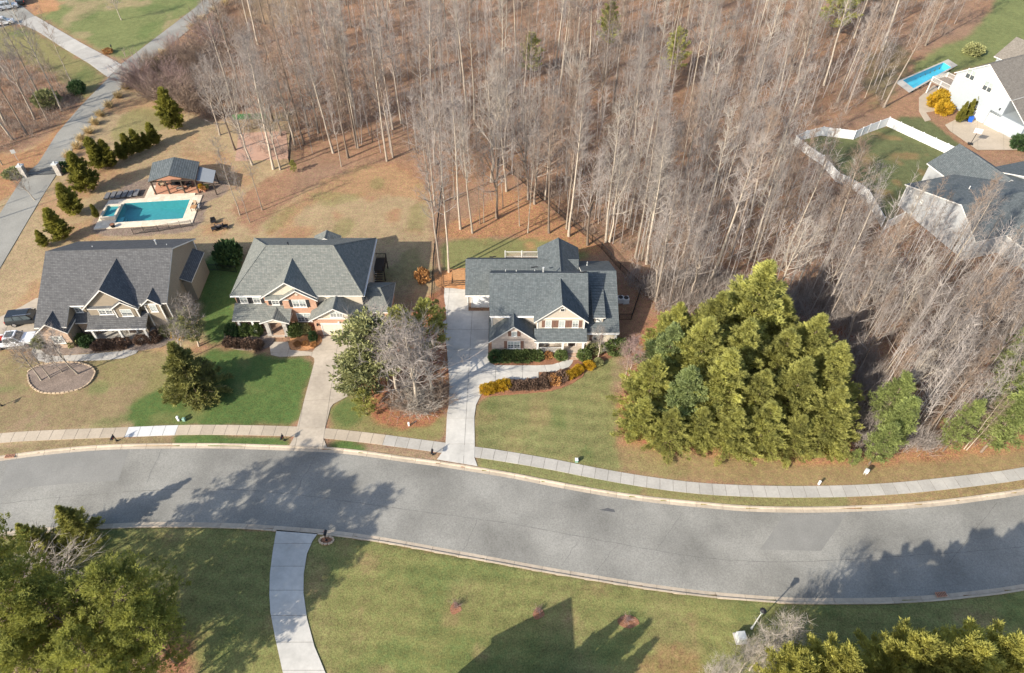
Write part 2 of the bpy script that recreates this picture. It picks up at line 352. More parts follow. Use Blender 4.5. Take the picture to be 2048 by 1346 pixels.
C_ = dict(leaf=(.255, .148, .088), leafo=(.30, .16, .08), litter_dark=(.215, .145, .1), tan=(.295, .218, .125), drytan=(.215, .163, .088), rosy=(.24, .17, .105), lawn=(.168, .164, .066), olive=(.19, .168, .07), lush=(.078, .118, .034), south=(.165, .162, .058), bright=(.15, .165, .062), tanolive=(.235, .17, .082), yard=(.105, .115, .05), red=(.27, .125, .065), clay=(.39, .19, .095), mulchg=(.2, .15, .115))
colr = np.zeros(GX.shape + (3,)); colr[:] = C_['leaf']
m_ = np.clip(NB * 1.6 + NZ * 0.6 + 0.35, 0, 1)[..., None]; colr = colr * (1 - m_ * 0.6) + np.array(C_['litter_dark']) * m_ * 0.6
spk = np.full(GX.shape, 0.75)
def zone(c, pts, k=1, amp=0.5, s=0.5, op=1.0, sharp=2.2):
    global colr, spk
    wgt = blur(inside(W(pts)).astype(float), k)
    wgt = np.clip((wgt - 0.5) * sharp + 0.5 + NZ * amp * (wgt > 0.02) * (wgt < 0.98) * 2, 0, 1) * op
    wgt = (wgt * wgt * (3 - 2 * wgt))
    colr = colr * (1 - wgt[..., None]) + np.array(C_[c]) * wgt[..., None]; spk = spk * (1 - wgt) + s * wgt
def patches(c, pts, thr, seed, size, op=0.8, k=2):
    global colr
    wgt = blur(inside(W(pts)).astype(float), k) * np.clip((vnoise(size, seed) + 0.35 * NZ - thr) * 6, 0, 1) * op
    colr = colr * (1 - wgt[..., None]) + np.array(C_[c]) * wgt[..., None]
LEFT = [(-700, 1010), (-700, 300), (-100, 330), (60, 300), (125, 245), (190, 185), (225, 165), (262, 175), (335, 212), (420, 245), (580, 222), (585, 330), (500, 380), (455, 420), (505, 470), (500, 620), (350, 720), (290, 830), (255, 880), (-400, 980)]
zone('tan', LEFT, 3, 0.7, 0.4)
patches('leafo', LEFT, 0.12, 21, 7.0, 0.5)
zone('leafo', [(-300, 330), (60, 305), (130, 240), (215, 160), (228, 175), (165, 240), (105, 310), (40, 380), (-300, 620)], 2, 0.8, 0.7, 0.75)
zone('olive', [(215, 270), (250, 222), (300, 213), (345, 225), (340, 262), (290, 262), (240, 295)], 2, 0.4, 0.4, 0.75)
zone('mulchg', [(183, 462), (190, 432), (222, 395), (245, 372), (295, 355), (400, 340), (462, 372), (450, 390), (415, 402), (408, 440), (385, 462), (340, 468), (260, 472), (205, 470)], 1, 0.2, 0.9, sharp=3)
FY1 = [(-400, 760), (0, 700), (60, 715), (150, 725), (285, 700), (345, 715), (350, 760), (260, 852), (0, 864), (-400, 905)]
zone('drytan', FY1, 2, 0.6, 0.45); patches('rosy', FY1, 0.02, 31, 5.0, 0.8); patches('bright', FY1, 0.2, 32, 3.0, 0.75); patches('olive', FY1, 0.1, 33, 6.0, 0.6)
zone('olive', [(345, 700), (420, 700), (420, 760), (330, 850), (250, 850), (290, 760)], 3, 0.6, 0.4, 0.85)
BY2 = [(530, 445), (600, 385), (700, 335), (795, 335), (850, 370), (868, 480), (870, 600), (740, 640), (480, 620), (500, 470)]
zone('tan', BY2, 2, 0.7, 0.5); zone('leafo', [(540, 440), (600, 385), (700, 330), (800, 325), (855, 370), (862, 420), (800, 390), (700, 390), (620, 410), (560, 465)], 3, 0.9, 0.8, 0.55); patches('olive', BY2, 0.13, 41, 4.0, 0.6); patches('red', BY2, 0.2, 42, 5.0, 0.5)
zone('lush', [(395, 545), (430, 500), (475, 480), (490, 560), (470, 640), (450, 690), (420, 700), (400, 640)], 2, 0.5, 0.4)
LUSH = [(430, 690), (470, 700), (540, 712), (600, 716), (626, 720), (598, 852), (255, 856), (262, 810), (330, 770)]
zone('lush', LUSH, 2, 0.6, 0.35); patches('olive', LUSH, 0.2, 51, 4.0, 0.5)
zone('olive', [(655, 856), (662, 815), (696, 790), (760, 800), (830, 850), (893, 820), (893, 885)], 1, 0.6, 0.45)
zone('lush', [(655, 856), (662, 815), (690, 790), (720, 800), (730, 850)], 2, 0.6, 0.4, 0.7)
zone('red', [(750, 845), (712, 770), (735, 690), (860, 590), (886, 578), (892, 640), (899, 760), (896, 826), (860, 852), (800, 860)], 1, 0.4, 0.9)
zone('lawn', [(885, 478), (960, 474), (1090, 474), (1190, 480), (1180, 520), (1080, 540), (905, 560), (880, 540)], 2, 0.6, 0.4)
patches('leafo', [(885, 478), (960, 474), (1190, 480), (1180, 520), (880, 540)], 0.2, 61, 3.0, 0.7)
zone('leafo', [(865, 470), (900, 440), (1000, 400), (1010, 360), (1060, 400), (1150, 450), (1220, 500), (1190, 520), (1100, 478), (960, 472), (880, 490)], 3, 0.9, 0.9, 0.8)
FL = [(948, 900), (947, 835), (955, 800), (1010, 780), (1120, 775), (1170, 745), (1240, 700), (1262, 712), (1250, 800), (1228, 870), (1240, 905), (1260, 948), (1150, 930)]
zone('lawn', FL, 1, 0.5, 0.4); patches('tanolive', FL, 0.12, 71, 3.5, 0.45); patches('lush', FL, 0.24, 72, 3.0, 0.5)
zone('red', [(1250, 700), (1300, 640), (1700, 640), (1760, 880), (1680, 915), (1400, 905), (1250, 885), (1240, 800)], 2, 0.7, 0.9)
zone('rosy', [(1215, 700), (1262, 700), (1258, 800), (1235, 800), (1230, 730)], 2, 0.8, 0.7, 0.8)
VR = [(1225, 895), (1260, 890), (1400, 912), (1600, 928), (1750, 930), (1900, 915), (2048, 900), (2500, 800), (2500, 860), (2048, 940), (1900, 957), (1750, 970), (1550, 972), (1350, 960), (1240, 945)]
zone('leafo', [(1230, 880), (1400, 895), (1600, 912), (1750, 905), (1900, 890), (2048, 870), (2500, 780), (2500, 840), (2048, 920), (1750, 950), (1600, 945), (1400, 925), (1240, 905)], 2, 0.7, 0.9)
zone('tanolive', VR, 2, 0.6, 0.5)
zone('olive', [(1225, 900), (1300, 915), (1400, 930), (1400, 964), (1240, 945)], 3, 0.6, 0.45, 0.7)
for c, a, b in (('drytan', -500, 342), ('lush', 342, 582), ('lush', 655, 735), ('rosy', 730, 878), ('lawn', 950, 1290), ('olive', 1290, 1700), ('tanolive', 1700, 2700)):
    ws = [p for p in KERB_N if a - 60 <= p[0] <= b + 60]
    xx = [a] + [p[0] for p in ws if a < p[0] < b] + [b]
    yk = np.interp(xx, [p[0] for p in KERB_N], [p[1] for p in KERB_N])
    zone(c, [(x, y - 2) for x, y in zip(xx, yk)] + [(x, y - 42) for x, y in zip(xx[::-1], yk[::-1])] if a > 900 else [(x, y - 2) for x, y in zip(xx, yk)] + [(x, y - 26) for x, y in zip(xx[::-1], yk[::-1])], 1, 0.3, 0.45)
SL = [(-900, 1200), (-250, 1112), (161, 1057), (340, 1052), (540, 1058), (651, 1066), (748, 1079), (911, 1109), (1096, 1143), (1300, 1176), (1500, 1198), (1729, 1204), (1910, 1194), (2048, 1176), (2700, 1020), (3000, 2600), (-900, 2600)]
zone('south', SL, 1, 0.2, 0.4, sharp=3)
patches('olive', SL, 0.1, 81, 5.0, 0.6); patches('lush', SL, 0.2, 82, 4.0, 0.45); patches('tanolive', SL, 0.27, 83, 3.0, 0.6)
zone('litter_dark', [(-500, 1200), (60, 1120), (200, 1180), (330, 1250), (390, 1330), (380, 1500), (-500, 1700)], 3, 0.8, 0.9, 0.9)
zone('red', [(330, 1230), (385, 1260), (390, 1400), (300, 1400)], 3, 0.8, 0.9, 0.7)
zone('leafo', [(1260, 1290), (1320, 1275), (1420, 1330), (1400, 1400), (1280, 1400)], 3, 0.9, 0.8, 0.45)
TL = [(60, -60), (470, -60), (395, 12), (250, 122), (160, 82), (72, 28)]
zone('bright', TL, 2, 0.6, 0.45); patches('tan', TL, 0.0, 91, 7.0, 0.7); patches('lush', TL, 0.22, 92, 6.0, 0.5); zone('clay', [(45, -10), (110, -20), (120, 20), (75, 28), (55, 15)], 2, 0.9, 0.6, 0.7)
TL2 = [(-60, 60), (30, 52), (76, 64), (127, 97), (178, 128), (214, 157), (170, 205), (110, 150), (40, 115), (-60, 110)]
zone('olive', TL2, 2, 0.6, 0.5); patches('lush', TL2, 0.05, 93, 5.0, 0.6)
zone('tan', [(480, -60), (580, -60), (610, 30), (560, 60), (490, 40)], 3, 0.8, 0.5, 0.6)
TR = [(1820, 135), (1880, 95), (1935, 75), (1985, 15), (2010, -60), (2700, -60), (2700, 110), (2048, 110), (1910, 145), (1840, 160)]
zone('bright', TR, 2, 0.4, 0.35)
RY = [(1590, 285), (1640, 262), (1700, 268), (1785, 246), (1925, 312), (1850, 365), (1800, 410), (1795, 445), (1768, 462), (1738, 400), (1690, 362)]
zone('yard', RY, 2, 0.7, 0.5); patches('leafo', RY, 0.2, 95, 3.0, 0.4)
zone('yard', [(1800, 235), (1850, 232), (1935, 300), (1900, 310), (1790, 240)], 1, 0.5, 0.4)
zone('yard', [(1780, 70), (1840, 120), (1800, 170), (1780, 220), (1740, 230), (1720, 120)], 4, 0.9, 0.6, 0.5)
st_ = inside(W(SL)) | inside(W(FL)); colr *= (1 + st_ * 0.075 * np.sign(np.sin(2 * np.pi * (GY + 0.12 * GX) / 2.1)))[..., None]; spk = np.where(st_, np.maximum(spk, .62), spk); spk = np.where(spk < .5, spk + .15, spk)
GZ = (vnoise(6.0, 11) * 0.05 + vnoise(1.5, 12) * 0.03)
hard = inside(road_poly)
GZ = np.where(hard, -0.45, GZ - 0.03)
pp = [tuple(pool_pt(u, v)[:2]) for u, v in ((-PL / 2 - .3, -PWD / 2 - .3), (PL / 2 + .3, -PWD / 2 - .3), (PL / 2 + .3, PWD / 2 + .3), (-PL / 2 - .3, PWD / 2 + .3))]
GZ = np.where(inside(pp), -2.4, GZ)
SPOOL = [P(1797, 163), P(1892, 122), P(1909, 133), P(1822, 182)]
spc = sum(SPOOL, Vector()) / 4
GZ = np.where(inside([tuple((spc + (p - spc) * 0.95)[:2]) for p in SPOOL]), -2.4, GZ)
ny, nx = GX.shape
V = np.stack([GX.ravel(), GY.ravel(), GZ.ravel()], 1)
idx = np.arange(ny * nx).reshape(ny, nx)
Fq = np.stack([idx[:-1, :-1].ravel(), idx[:-1, 1:].ravel(), idx[1:, 1:].ravel(), idx[1:, :-1].ravel()], 1)
gm = bpy.data.materials.new('ground_cover'); gm.use_nodes = True; N = gm.node_tree.nodes; L = gm.node_tree.links
b = N['Principled BSDF']; b.inputs['Roughness'].default_value = 0.95; b.inputs['Specular IOR Level'].default_value = 0.15
at = N.new('ShaderNodeAttribute'); at.attribute_name = 'cover'
tc = N.new('ShaderNodeTexCoord')
def nz(scale, det, rough=0.6):
    n = N.new('ShaderNodeTexNoise'); n.inputs['Scale'].default_value = scale; n.inputs['Detail'].default_value = det; n.inputs['Roughness'].default_value = rough
    L.new(tc.outputs['Object'], n.inputs['Vector']); return n.outputs['Fac']
def mth(op, a, bb):
    m = N.new('ShaderNodeMath'); m.operation = op
    for i, x in enumerate((a, bb)):
        if isinstance(x, (int, float)): m.inputs[i].default_value = x
        else: L.new(x, m.inputs[i])
    return m.outputs[0]
n_f = mth('SUBTRACT', nz(5.5, 6, 0.75), 0.5); n_m = mth('SUBTRACT', nz(0.9, 4), 0.5); n_b = mth('SUBTRACT', nz(0.16, 3), 0.5)
n_w = mth('SUBTRACT', nz(14.0, 3), 0.5)
k = mth('ADD', mth('MULTIPLY', mth('ADD', mth('MULTIPLY', n_f, 3.8), mth('MULTIPLY', n_w, 2.2)), at.outputs['Alpha']), mth('ADD', mth('MULTIPLY', n_m, 0.75), mth('MULTIPLY', n_b, 0.5)))
k = mth('MAXIMUM', mth('ADD', k, 1.0), 0.15)
vm = N.new('ShaderNodeVectorMath'); vm.operation = 'SCALE'; L.new(at.outputs['Color'], vm.inputs[0]); L.new(k, vm.inputs['Scale'])
hs = N.new('ShaderNodeHueSaturation'); L.new(vm.outputs[0], hs.inputs['Color'])
L.new(mth('ADD', mth('MULTIPLY', mth('SUBTRACT', nz(2.2, 3), 0.5), 0.12), 0.5), hs.inputs['Hue'])
L.new(hs.outputs[0], b.inputs['Base Color'])
bp = N.new('ShaderNodeBump'); bp.inputs['Strength'].default_value = 0.5; bp.inputs['Distance'].default_value = 0.08
L.new(nz(7.0, 5, 0.7), bp.inputs['Height']); L.new(bp.outputs[0], b.inputs['Normal'])
gme = mesh_np('ground', V, Fq, gm, True)
ca = gme.color_attributes.new('cover', 'FLOAT_COLOR', 'POINT')
ca.data.foreach_set('color', np.concatenate([colr.reshape(-1, 3), spk.reshape(-1, 1)], 1).astype(np.float32).ravel())
tag(link('ground', gme), kind='structure')
# ------------------------------------------------------------------ road, kerbs, pavements
def sheet(name, poly, z, m, parent=None, zb=None):
    return MB().prism(poly, z - 0.2 if zb is None else zb, z).build(name, m, parent)
def ribbon(pa, pb, z):
    mb = MB(); n = min(len(pa), len(pb))
    for i in range(n - 1): mb.poly([(*pa[i], z), (*pb[i], z), (*pb[i + 1], z), (*pa[i + 1], z)])
    return mb
ksm = resample(ks, 1.0)
road = bpy.data.objects.new('road', None)
rm = MB()
A_ = resample(kn, 1.0); B_ = []
kx = np.array([p[0] for p in ksm]); kyy = np.array([p[1] for p in ksm])
n_ = max(len(A_), len(ksm))
sA = np.linspace(0, 1, n_)
def along(pts, s):
    l = np.linspace(0, 1, len(pts)); return [Vector((np.interp(t, l, [p[0] for p in pts]), np.interp(t, l, [p[1] for p in pts]))) for t in s]
ra = along(A_, sA); rb = along(ksm, sA)
for i in range(n_ - 1):
    a0, a1, b0, b1 = ra[i], ra[i + 1], rb[i], rb[i + 1]
    for j in range(4):
        t0, t1 = j / 4, (j + 1) / 4; q = lambda p, r, t: (*(p.lerp(r, t)), -0.10 + 0.06 * (1 - (2 * t - 1) ** 2))
        rm.poly([q(b0, a0, t0), q(b1, a1, t0), q(b1, a1, t1), q(b0, a0, t1)])
road = rm.build('road', M['asphalt'], smooth=True); tag(road, kind='structure')
def road_z(t): return -0.10 + 0.06 * (1 - (2 * t - 1) ** 2)
# tar seams, trench patches and stains on the road
def seam(tf, i0, i1, wd, name='tar_seam', m='tar', dz=0.006, jit=0.04, seed=1):
    rg = random.Random(seed); mb = MB(); pts = []
    for i in range(i0, i1):
        t = tf(i) + rg.uniform(-jit, jit) * 0.1; p = rb[i].lerp(ra[i], t); pts.append((p, t))
    for (p, t), (q, u) in zip(pts, pts[1:]):
        d = (q - p).normalized(); nn = Vector((-d[1], d[0])) * wd * rg.uniform(0.4, 1.0)
        mb.poly([(*(p - nn), road_z(t) + dz), (*(q - nn), road_z(u) + dz), (*(q + nn), road_z(u) + dz), (*(p + nn), road_z(t) + dz)])
    return mb.build(name, M[m], road)
def cross_seam(i, t0, t1, wd=0.03, skew=0, seed=1):
    rg = random.Random(seed); mb = MB(); pts = []
    for k in range(9):
        t = t0 + (t1 - t0) * k / 8; p = rb[min(max(i, 1), n_ - 2)].lerp(ra[min(max(i + skew, 1), n_ - 2)], t) + Vector((rg.uniform(-.12, .12), 0)); pts.append((p, t))
    for (p, t), (q, u) in zip(pts, pts[1:]):
        d = (q - p).normalized(); nn = Vector((-d[1], d[0])) * wd
        mb.poly([(*(p - nn), road_z(t) + .006), (*(p + nn), road_z(t) + .006), (*(q + nn), road_z(u) + .006), (*(q - nn), road_z(u) + .006)])
    return mb.build('tar_seam', M['tar'], road)
def near(px, py):
    p = P(px, py); p = Vector((p[0], p[1])); return min(range(n_), key=lambda i: (rb[i].lerp(ra[i], 0.5) - p).length)
seam(lambda i: 0.40 + 0.03 * math.sin(i * 0.15), 2, n_ - 3, 0.02, seed=5)
for k, (px, t0, t1, sk) in enumerate(((240, 0.5, 1, 1), (960, 0.02, 0.4, -1), (560, 0.45, 0.98, 1), (1170, 0.05, 0.35, 0), (1900, 0.3, 0.95, 2), (1235, 0.0, 0.38, 1), (90, 0.1, 0.4, 1), (1330, 0.4, 0.9, 0))):
    cross_seam(near(px, 1060), t0, t1, 0.013, sk, k)
def patch(i0, i1, t0, t1, m='asphalt_patch', dz=0.004):
    mb = MB(); 
    for i in range(i0, i1):
        for j in range(4):
            u0 = t0 + (t1 - t0) * j / 4; u1 = t0 + (t1 - t0) * (j + 1) / 4
            q = lambda ii, t: (*(rb[ii].lerp(ra[ii], t)), road_z(t) + dz)
            mb.poly([q(i0 if i == i0 else i, u0), q(i + 1, u0), q(i + 1, u1), q(i, u1)])
    mb.build('asphalt_patch', M[m], road)
patch(near(1515, 1080), near(1635, 1080), 0.52, 0.97); patch(near(0, 980), near(235, 980), 0.55, 0.985)
mb = MB(); c = P(1216, 1021); rg = random.Random(3)
mb.poly([(c[0] + (0.85 + rg.uniform(-.15, .15)) * math.cos(a * .5236), c[1] + (0.33 + rg.uniform(-.08, .08)) * math.sin(a * .5236), road_z(0.86) + .007) for a in range(12)])
mb.build('oil_stain', mat('stain', (0.09, 0.09, 0.092), 0.8, 0.2, 5), road)
def kerb(name, line, side, m):
    root = MB()
    base = [p for p in line]; nn = normals(base)
    lo = [p + n * side * 0.02 for p, n in zip(base, nn)]; hi = [p + n * side * (KW - .02) for p, n in zip(base, nn)]
    mb = ribbon(lo, hi, -0.115) if side > 0 else ribbon(hi, lo, -0.115)
    o = mb.build(name, M['joint'], None); tag(o, kind='structure')
    pts = resample(line, 0.75); nr = normals(pts); i = 0; prof = [(0.0, -0.4), (0.0, -0.095), (0.40, -0.075), (0.47, 0.02), (0.52, 0.045), (KW, 0.045), (KW, -0.4)]
    while i + 4 < len(pts):
        seg = MB(); st = []
        for k in range(5):
            p = pts[i + k]; d = Vector((nr[i + k][1], -nr[i + k][0]))
            if k == 4: p = p - d * 0.035
            st.append([(*(p + nr[i + k] * side * h), z) for h, z in prof])
        n = len(prof); b0 = len(seg.v)
        for r_ in st: seg.v += r_
        for k in range(4):
            for j in range(n - 1):
                f = (k * n + j, (k + 1) * n + j, (k + 1) * n + j + 1, k * n + j + 1)
                seg.f.append(f if side < 0 else f[::-1]); seg.m.append(0)
        seg.f.append(tuple(range(n))); seg.f.append(tuple(4 * n + j for j in reversed(range(n)))); seg.m += [0, 0]
        seg.build('kerb_stone', m, o); i += 4
    return o
kerb_n = kerb('kerb_north', kn, 1, M['kerb_concrete']); kerb_s = kerb('kerb_south', ks, -1, M['kerb_concrete'])
PAV = [(-500, 985), (-250, 925), (-100, 899), (0, 886), (100, 880), (230, 875), (355, 870), (470, 870), (585, 873), (650, 877), (735, 886), (810, 896), (885, 906), (948, 914.5), (1000, 922), (1100, 939), (1200, 959), (1300, 976), (1400, 988), (1500, 993.5), (1600, 995), (1700, 993.5), (1800, 988), (1900, 978), (2000, 966), (2048, 959), (2180, 935), (2400, 888), (2700, 812)]
pav = spline(W(PAV)); pn = normals(pav); PVW = 1.5
o = ribbon([p + n * .02 for p, n in zip(pav, pn)], [p + n * (PVW - .02) for p, n in zip(pav, pn)], 0.012).build('pavement', M['joint']); tag(o, kind='structure')
pts = resample(pav, 1.52); nr = normals(pts)
for i in range(len(pts) - 1):
    d = (pts[i + 1] - pts[i]).normalized() * 0.022
    q = [pts[i] + d, pts[i + 1] - d, pts[i + 1] - d + nr[i + 1] * PVW, pts[i] + d + nr[i] * PVW]
    cx = 1024 + FPX * q[0][0] / (q[0][1] * CP + H * SP)
    m = 'concrete_tan' if cx < 700 else ('concrete_grey' if cx > 760 else 'concrete_tan')
    if 231 < cx < 345: m = 'concrete_new'
    MB().prism([tuple(a) for a in q], -0.1, 0.03 + random.Random(i).uniform(-.004, .004)).build('pavement_slab', M[m], o)
def slabs(name, poly, cell, m, ang=0.0, org=(0, 0), z=0.045, piece='slab', gap=0.02, off=0.0):
    base = MB().prism(poly, -0.15, z - 0.022).build(name, M['joint']); tag(base, kind='structure')
    ca, sa = math.cos(ang), math.sin(ang)
    loc = [((p[0] - org[0]) * ca + (p[1] - org[1]) * sa, -(p[0] - org[0]) * sa + (p[1] - org[1]) * ca) for p in poly]
    x0 = min(p[0] for p in loc); x1 = max(p[0] for p in loc); y0 = min(p[1] for p in loc); y1 = max(p[1] for p in loc)
    for i in range(math.floor(x0 / cell[0]), math.ceil(x1 / cell[0])):
        for j in range(math.floor(y0 / cell[1]), math.ceil(y1 / cell[1])):
            g = gap
            cl = clip(loc, [(i * cell[0] + g, j * cell[1] + g), ((i + 1) * cell[0] - g, j * cell[1] + g), ((i + 1) * cell[0] - g, (j + 1) * cell[1] - g), (i * cell[0] + g, (j + 1) * cell[1] - g)])
            if len(cl) < 3 or abs(area(cl)) < 0.15: continue
            MB().prism([(p[0] * ca - p[1] * sa + org[0], p[0] * sa + p[1] * ca + org[1]) for p in cl], -0.1, z).build(piece, M[m] if isinstance(m, str) else m, base)
    return base
slabs('driveway_main', W([(889, 576), (937, 578), (937, 622), (978, 622), (976, 712), (979, 724), (989, 730.5), (1018, 731), (1077, 731), (1077, 759), (1040, 762), (1018, 763), (975, 779), (962, 790), (952, 810), (948.6, 834), (949.5, 890), (948.6, 914.5), (955, 932.5), (874, 919), (884, 905), (891, 890), (894, 828), (897, 812), (899, 770), (894, 700), (885, 640)]), (3.6, 3.9), 'concrete_drive', 0.0, tuple(P(940, 700)[:2]))
slabs('path_main', W([(1077, 731), (1105, 729.5), (1130, 721), (1138, 706), (1157, 706), (1155, 714), (1138, 734), (1112, 743), (1077, 744)]), (2.0, 2.0), 'concrete_drive', R(15))
slabs('driveway_brick_house', W([(649, 672), (727, 672), (745, 700), (740, 735), (718, 765), (697, 792), (667, 808), (661, 816), (651, 854), (647, 877), (654, 894.5), (579, 890.8), (588, 875), (595, 851), (629, 724), (628, 716), (620, 711), (560, 714), (542, 710), (538, 684), (576, 684), (580, 700), (625, 704)]), (3.3, 4.4), 'concrete_aged', R(4), tuple(P(651, 854)[:2]))
slabs('driveway_south', W([(553, 1060), (546, 1100), (540, 1148), (539, 1190), (541, 1225), (551, 1278), (566, 1346), (590, 1440), (620, 1560), (740, 1560), (690, 1440), (651, 1346), (629, 1293), (614, 1237), (607, 1185.5), (607.5, 1148), (614, 1107.6), (625, 1082), (635.7, 1067)]), (60.0, 2.6), 'concrete_drive', R(0), (-50, 30))
slabs('driveway_tan_house', W([(-300, 660), (-100, 655), (0, 634), (40, 615), (72, 597), (110, 590), (110, 660), (70, 690), (63, 697), (0, 699), (-100, 712), (-300, 730)]), (4.0, 4.0), 'concrete_aged', R(12))
slabs('path_tan_house', W([(67, 690), (63, 705), (74, 720), (92, 725.5), (152, 722.5), (215, 720), (249, 716), (272, 707), (283, 693), (274, 690), (244, 702), (178, 708), (112, 712), (92, 709), (82, 700), (80, 690)]), (1.8, 6.0), 'concrete_grey', R(0))
slabs('driveway_far_house', W([(30.5, 47), (71, 32), (162.5, 86), (244, 129.5), (216, 155), (178, 127), (127, 96.5), (76, 63.5), (51, 52)]), (7.0, 7.0), 'concrete_grey', R(-35))
tag(sheet('parking_pad', W([(-120, 70), (-20, 62), (30, 47.5), (70, 32.5), (42, 10), (10, -8), (-120, -30)]), 0.02, M['asphalt_old'], zb=-.1), kind='structure')
ln = W([(391, 15), (244, 127), (218, 155), (162.5, 211), (114, 267), (76, 327.6), (48, 351), (0, 427), (-60, 520), (-100, 640)]); lr = W([(444, 0), (381, 58), (269, 145), (213, 211), (162.5, 274), (124, 330), (112, 350), (76, 407), (0, 536), (-40, 620)])
ln = W([(450, -40)]) + ln; lr = W([(500, -50)]) + lr
tag(sheet('lane', ln + lr[::-1], 0.03, M['asphalt_old'], zb=-.1), kind='structure')
slabs('driveway_blue_house', W([(1890, 250), (1925, 232), (1965, 222), (2030, 262), (2060, 300), (1955, 300), (1900, 262)]), (4.5, 4.5), 'concrete_tan', R(-25))
tag(sheet('patio_blue_house', W([(1838, 195), (1868, 170), (1900, 190), (1880, 220), (1852, 225), (1862, 240), (1850, 243), (1838, 222)]), 0.03, M['concrete_tan'], zb=-.1), kind='structure')
def bed(name, pts, m, z=0.06, step=0.4):
    p = spline(W(pts + [pts[0]]), step)[:-1]; n = len(p); rg = random.Random(name); c = sum(p, Vector((0, 0))) / n
    p = [q + Vector((rg.uniform(-.06, .06), rg.uniform(-.06, .06))) for q in p]
    mb = MB().prism([tuple(q) for q in p], -0.1, z)
    o = mb.build(name, M[m]); tag(o, kind='structure'); return o, p
bed('mulch_bed_front', [(977, 712), (1060, 706), (1138, 706), (1130, 720), (1104, 728), (1060, 730), (990, 729), (979, 722)], 'mulch')
bed('mulch_bed_walk', [(1078, 746), (1112, 744), (1139, 735), (1158, 710), (1240, 690), (1262, 692), (1240, 706), (1180, 735), (1160, 757), (1110, 780), (1040, 788), (966, 792), (976, 781), (1020, 765), (1078, 761)], 'mulch')
bed('mulch_bed_drive', [(886, 572), (872, 600), (876, 640), (892, 640), (889, 600), (888, 578)], 'mulch')
bed('mulch_bed_side', [(868, 545), (935, 538), (940, 576), (890, 575), (872, 570)], 'pine_straw')
bed('pine_straw_bed', [(577, 686), (590, 670), (630, 668), (645, 678), (636, 692), (615, 700), (585, 699)], 'pine_straw')
bed('shrub_bed_brick_house', [(452, 690), (450, 662), (480, 650), (540, 655), (545, 690), (500, 700), (470, 698)], 'mulch_grey')
bed('shrub_bed_tan_house', [(72, 690), (110, 668), (180, 680), (290, 668), (355, 650), (372, 668), (340, 688), (290, 700), (245, 700), (180, 706), (110, 710), (84, 702)], 'mulch_grey')
o, p = bed('mulch_island', [(55, 745), (75, 733), (120, 725), (165, 727), (188, 738), (189, 752), (172, 772), (135, 785), (85, 785), (60, 768)], 'mulch_grey')
p = resample(p + [p[0]], 0.55)
for i in range(len(p) - 1):
    d = p[i + 1] - p[i]; MB().box((0, 0, .09), (d.length * .93, .2, .16 + .03 * math.sin(i * 7)), 0, taper=.85).build('edging_stone', M['edging_stone'], o, (*p[i].lerp(p[i + 1], .5), 0), math.atan2(d[1], d[0]))
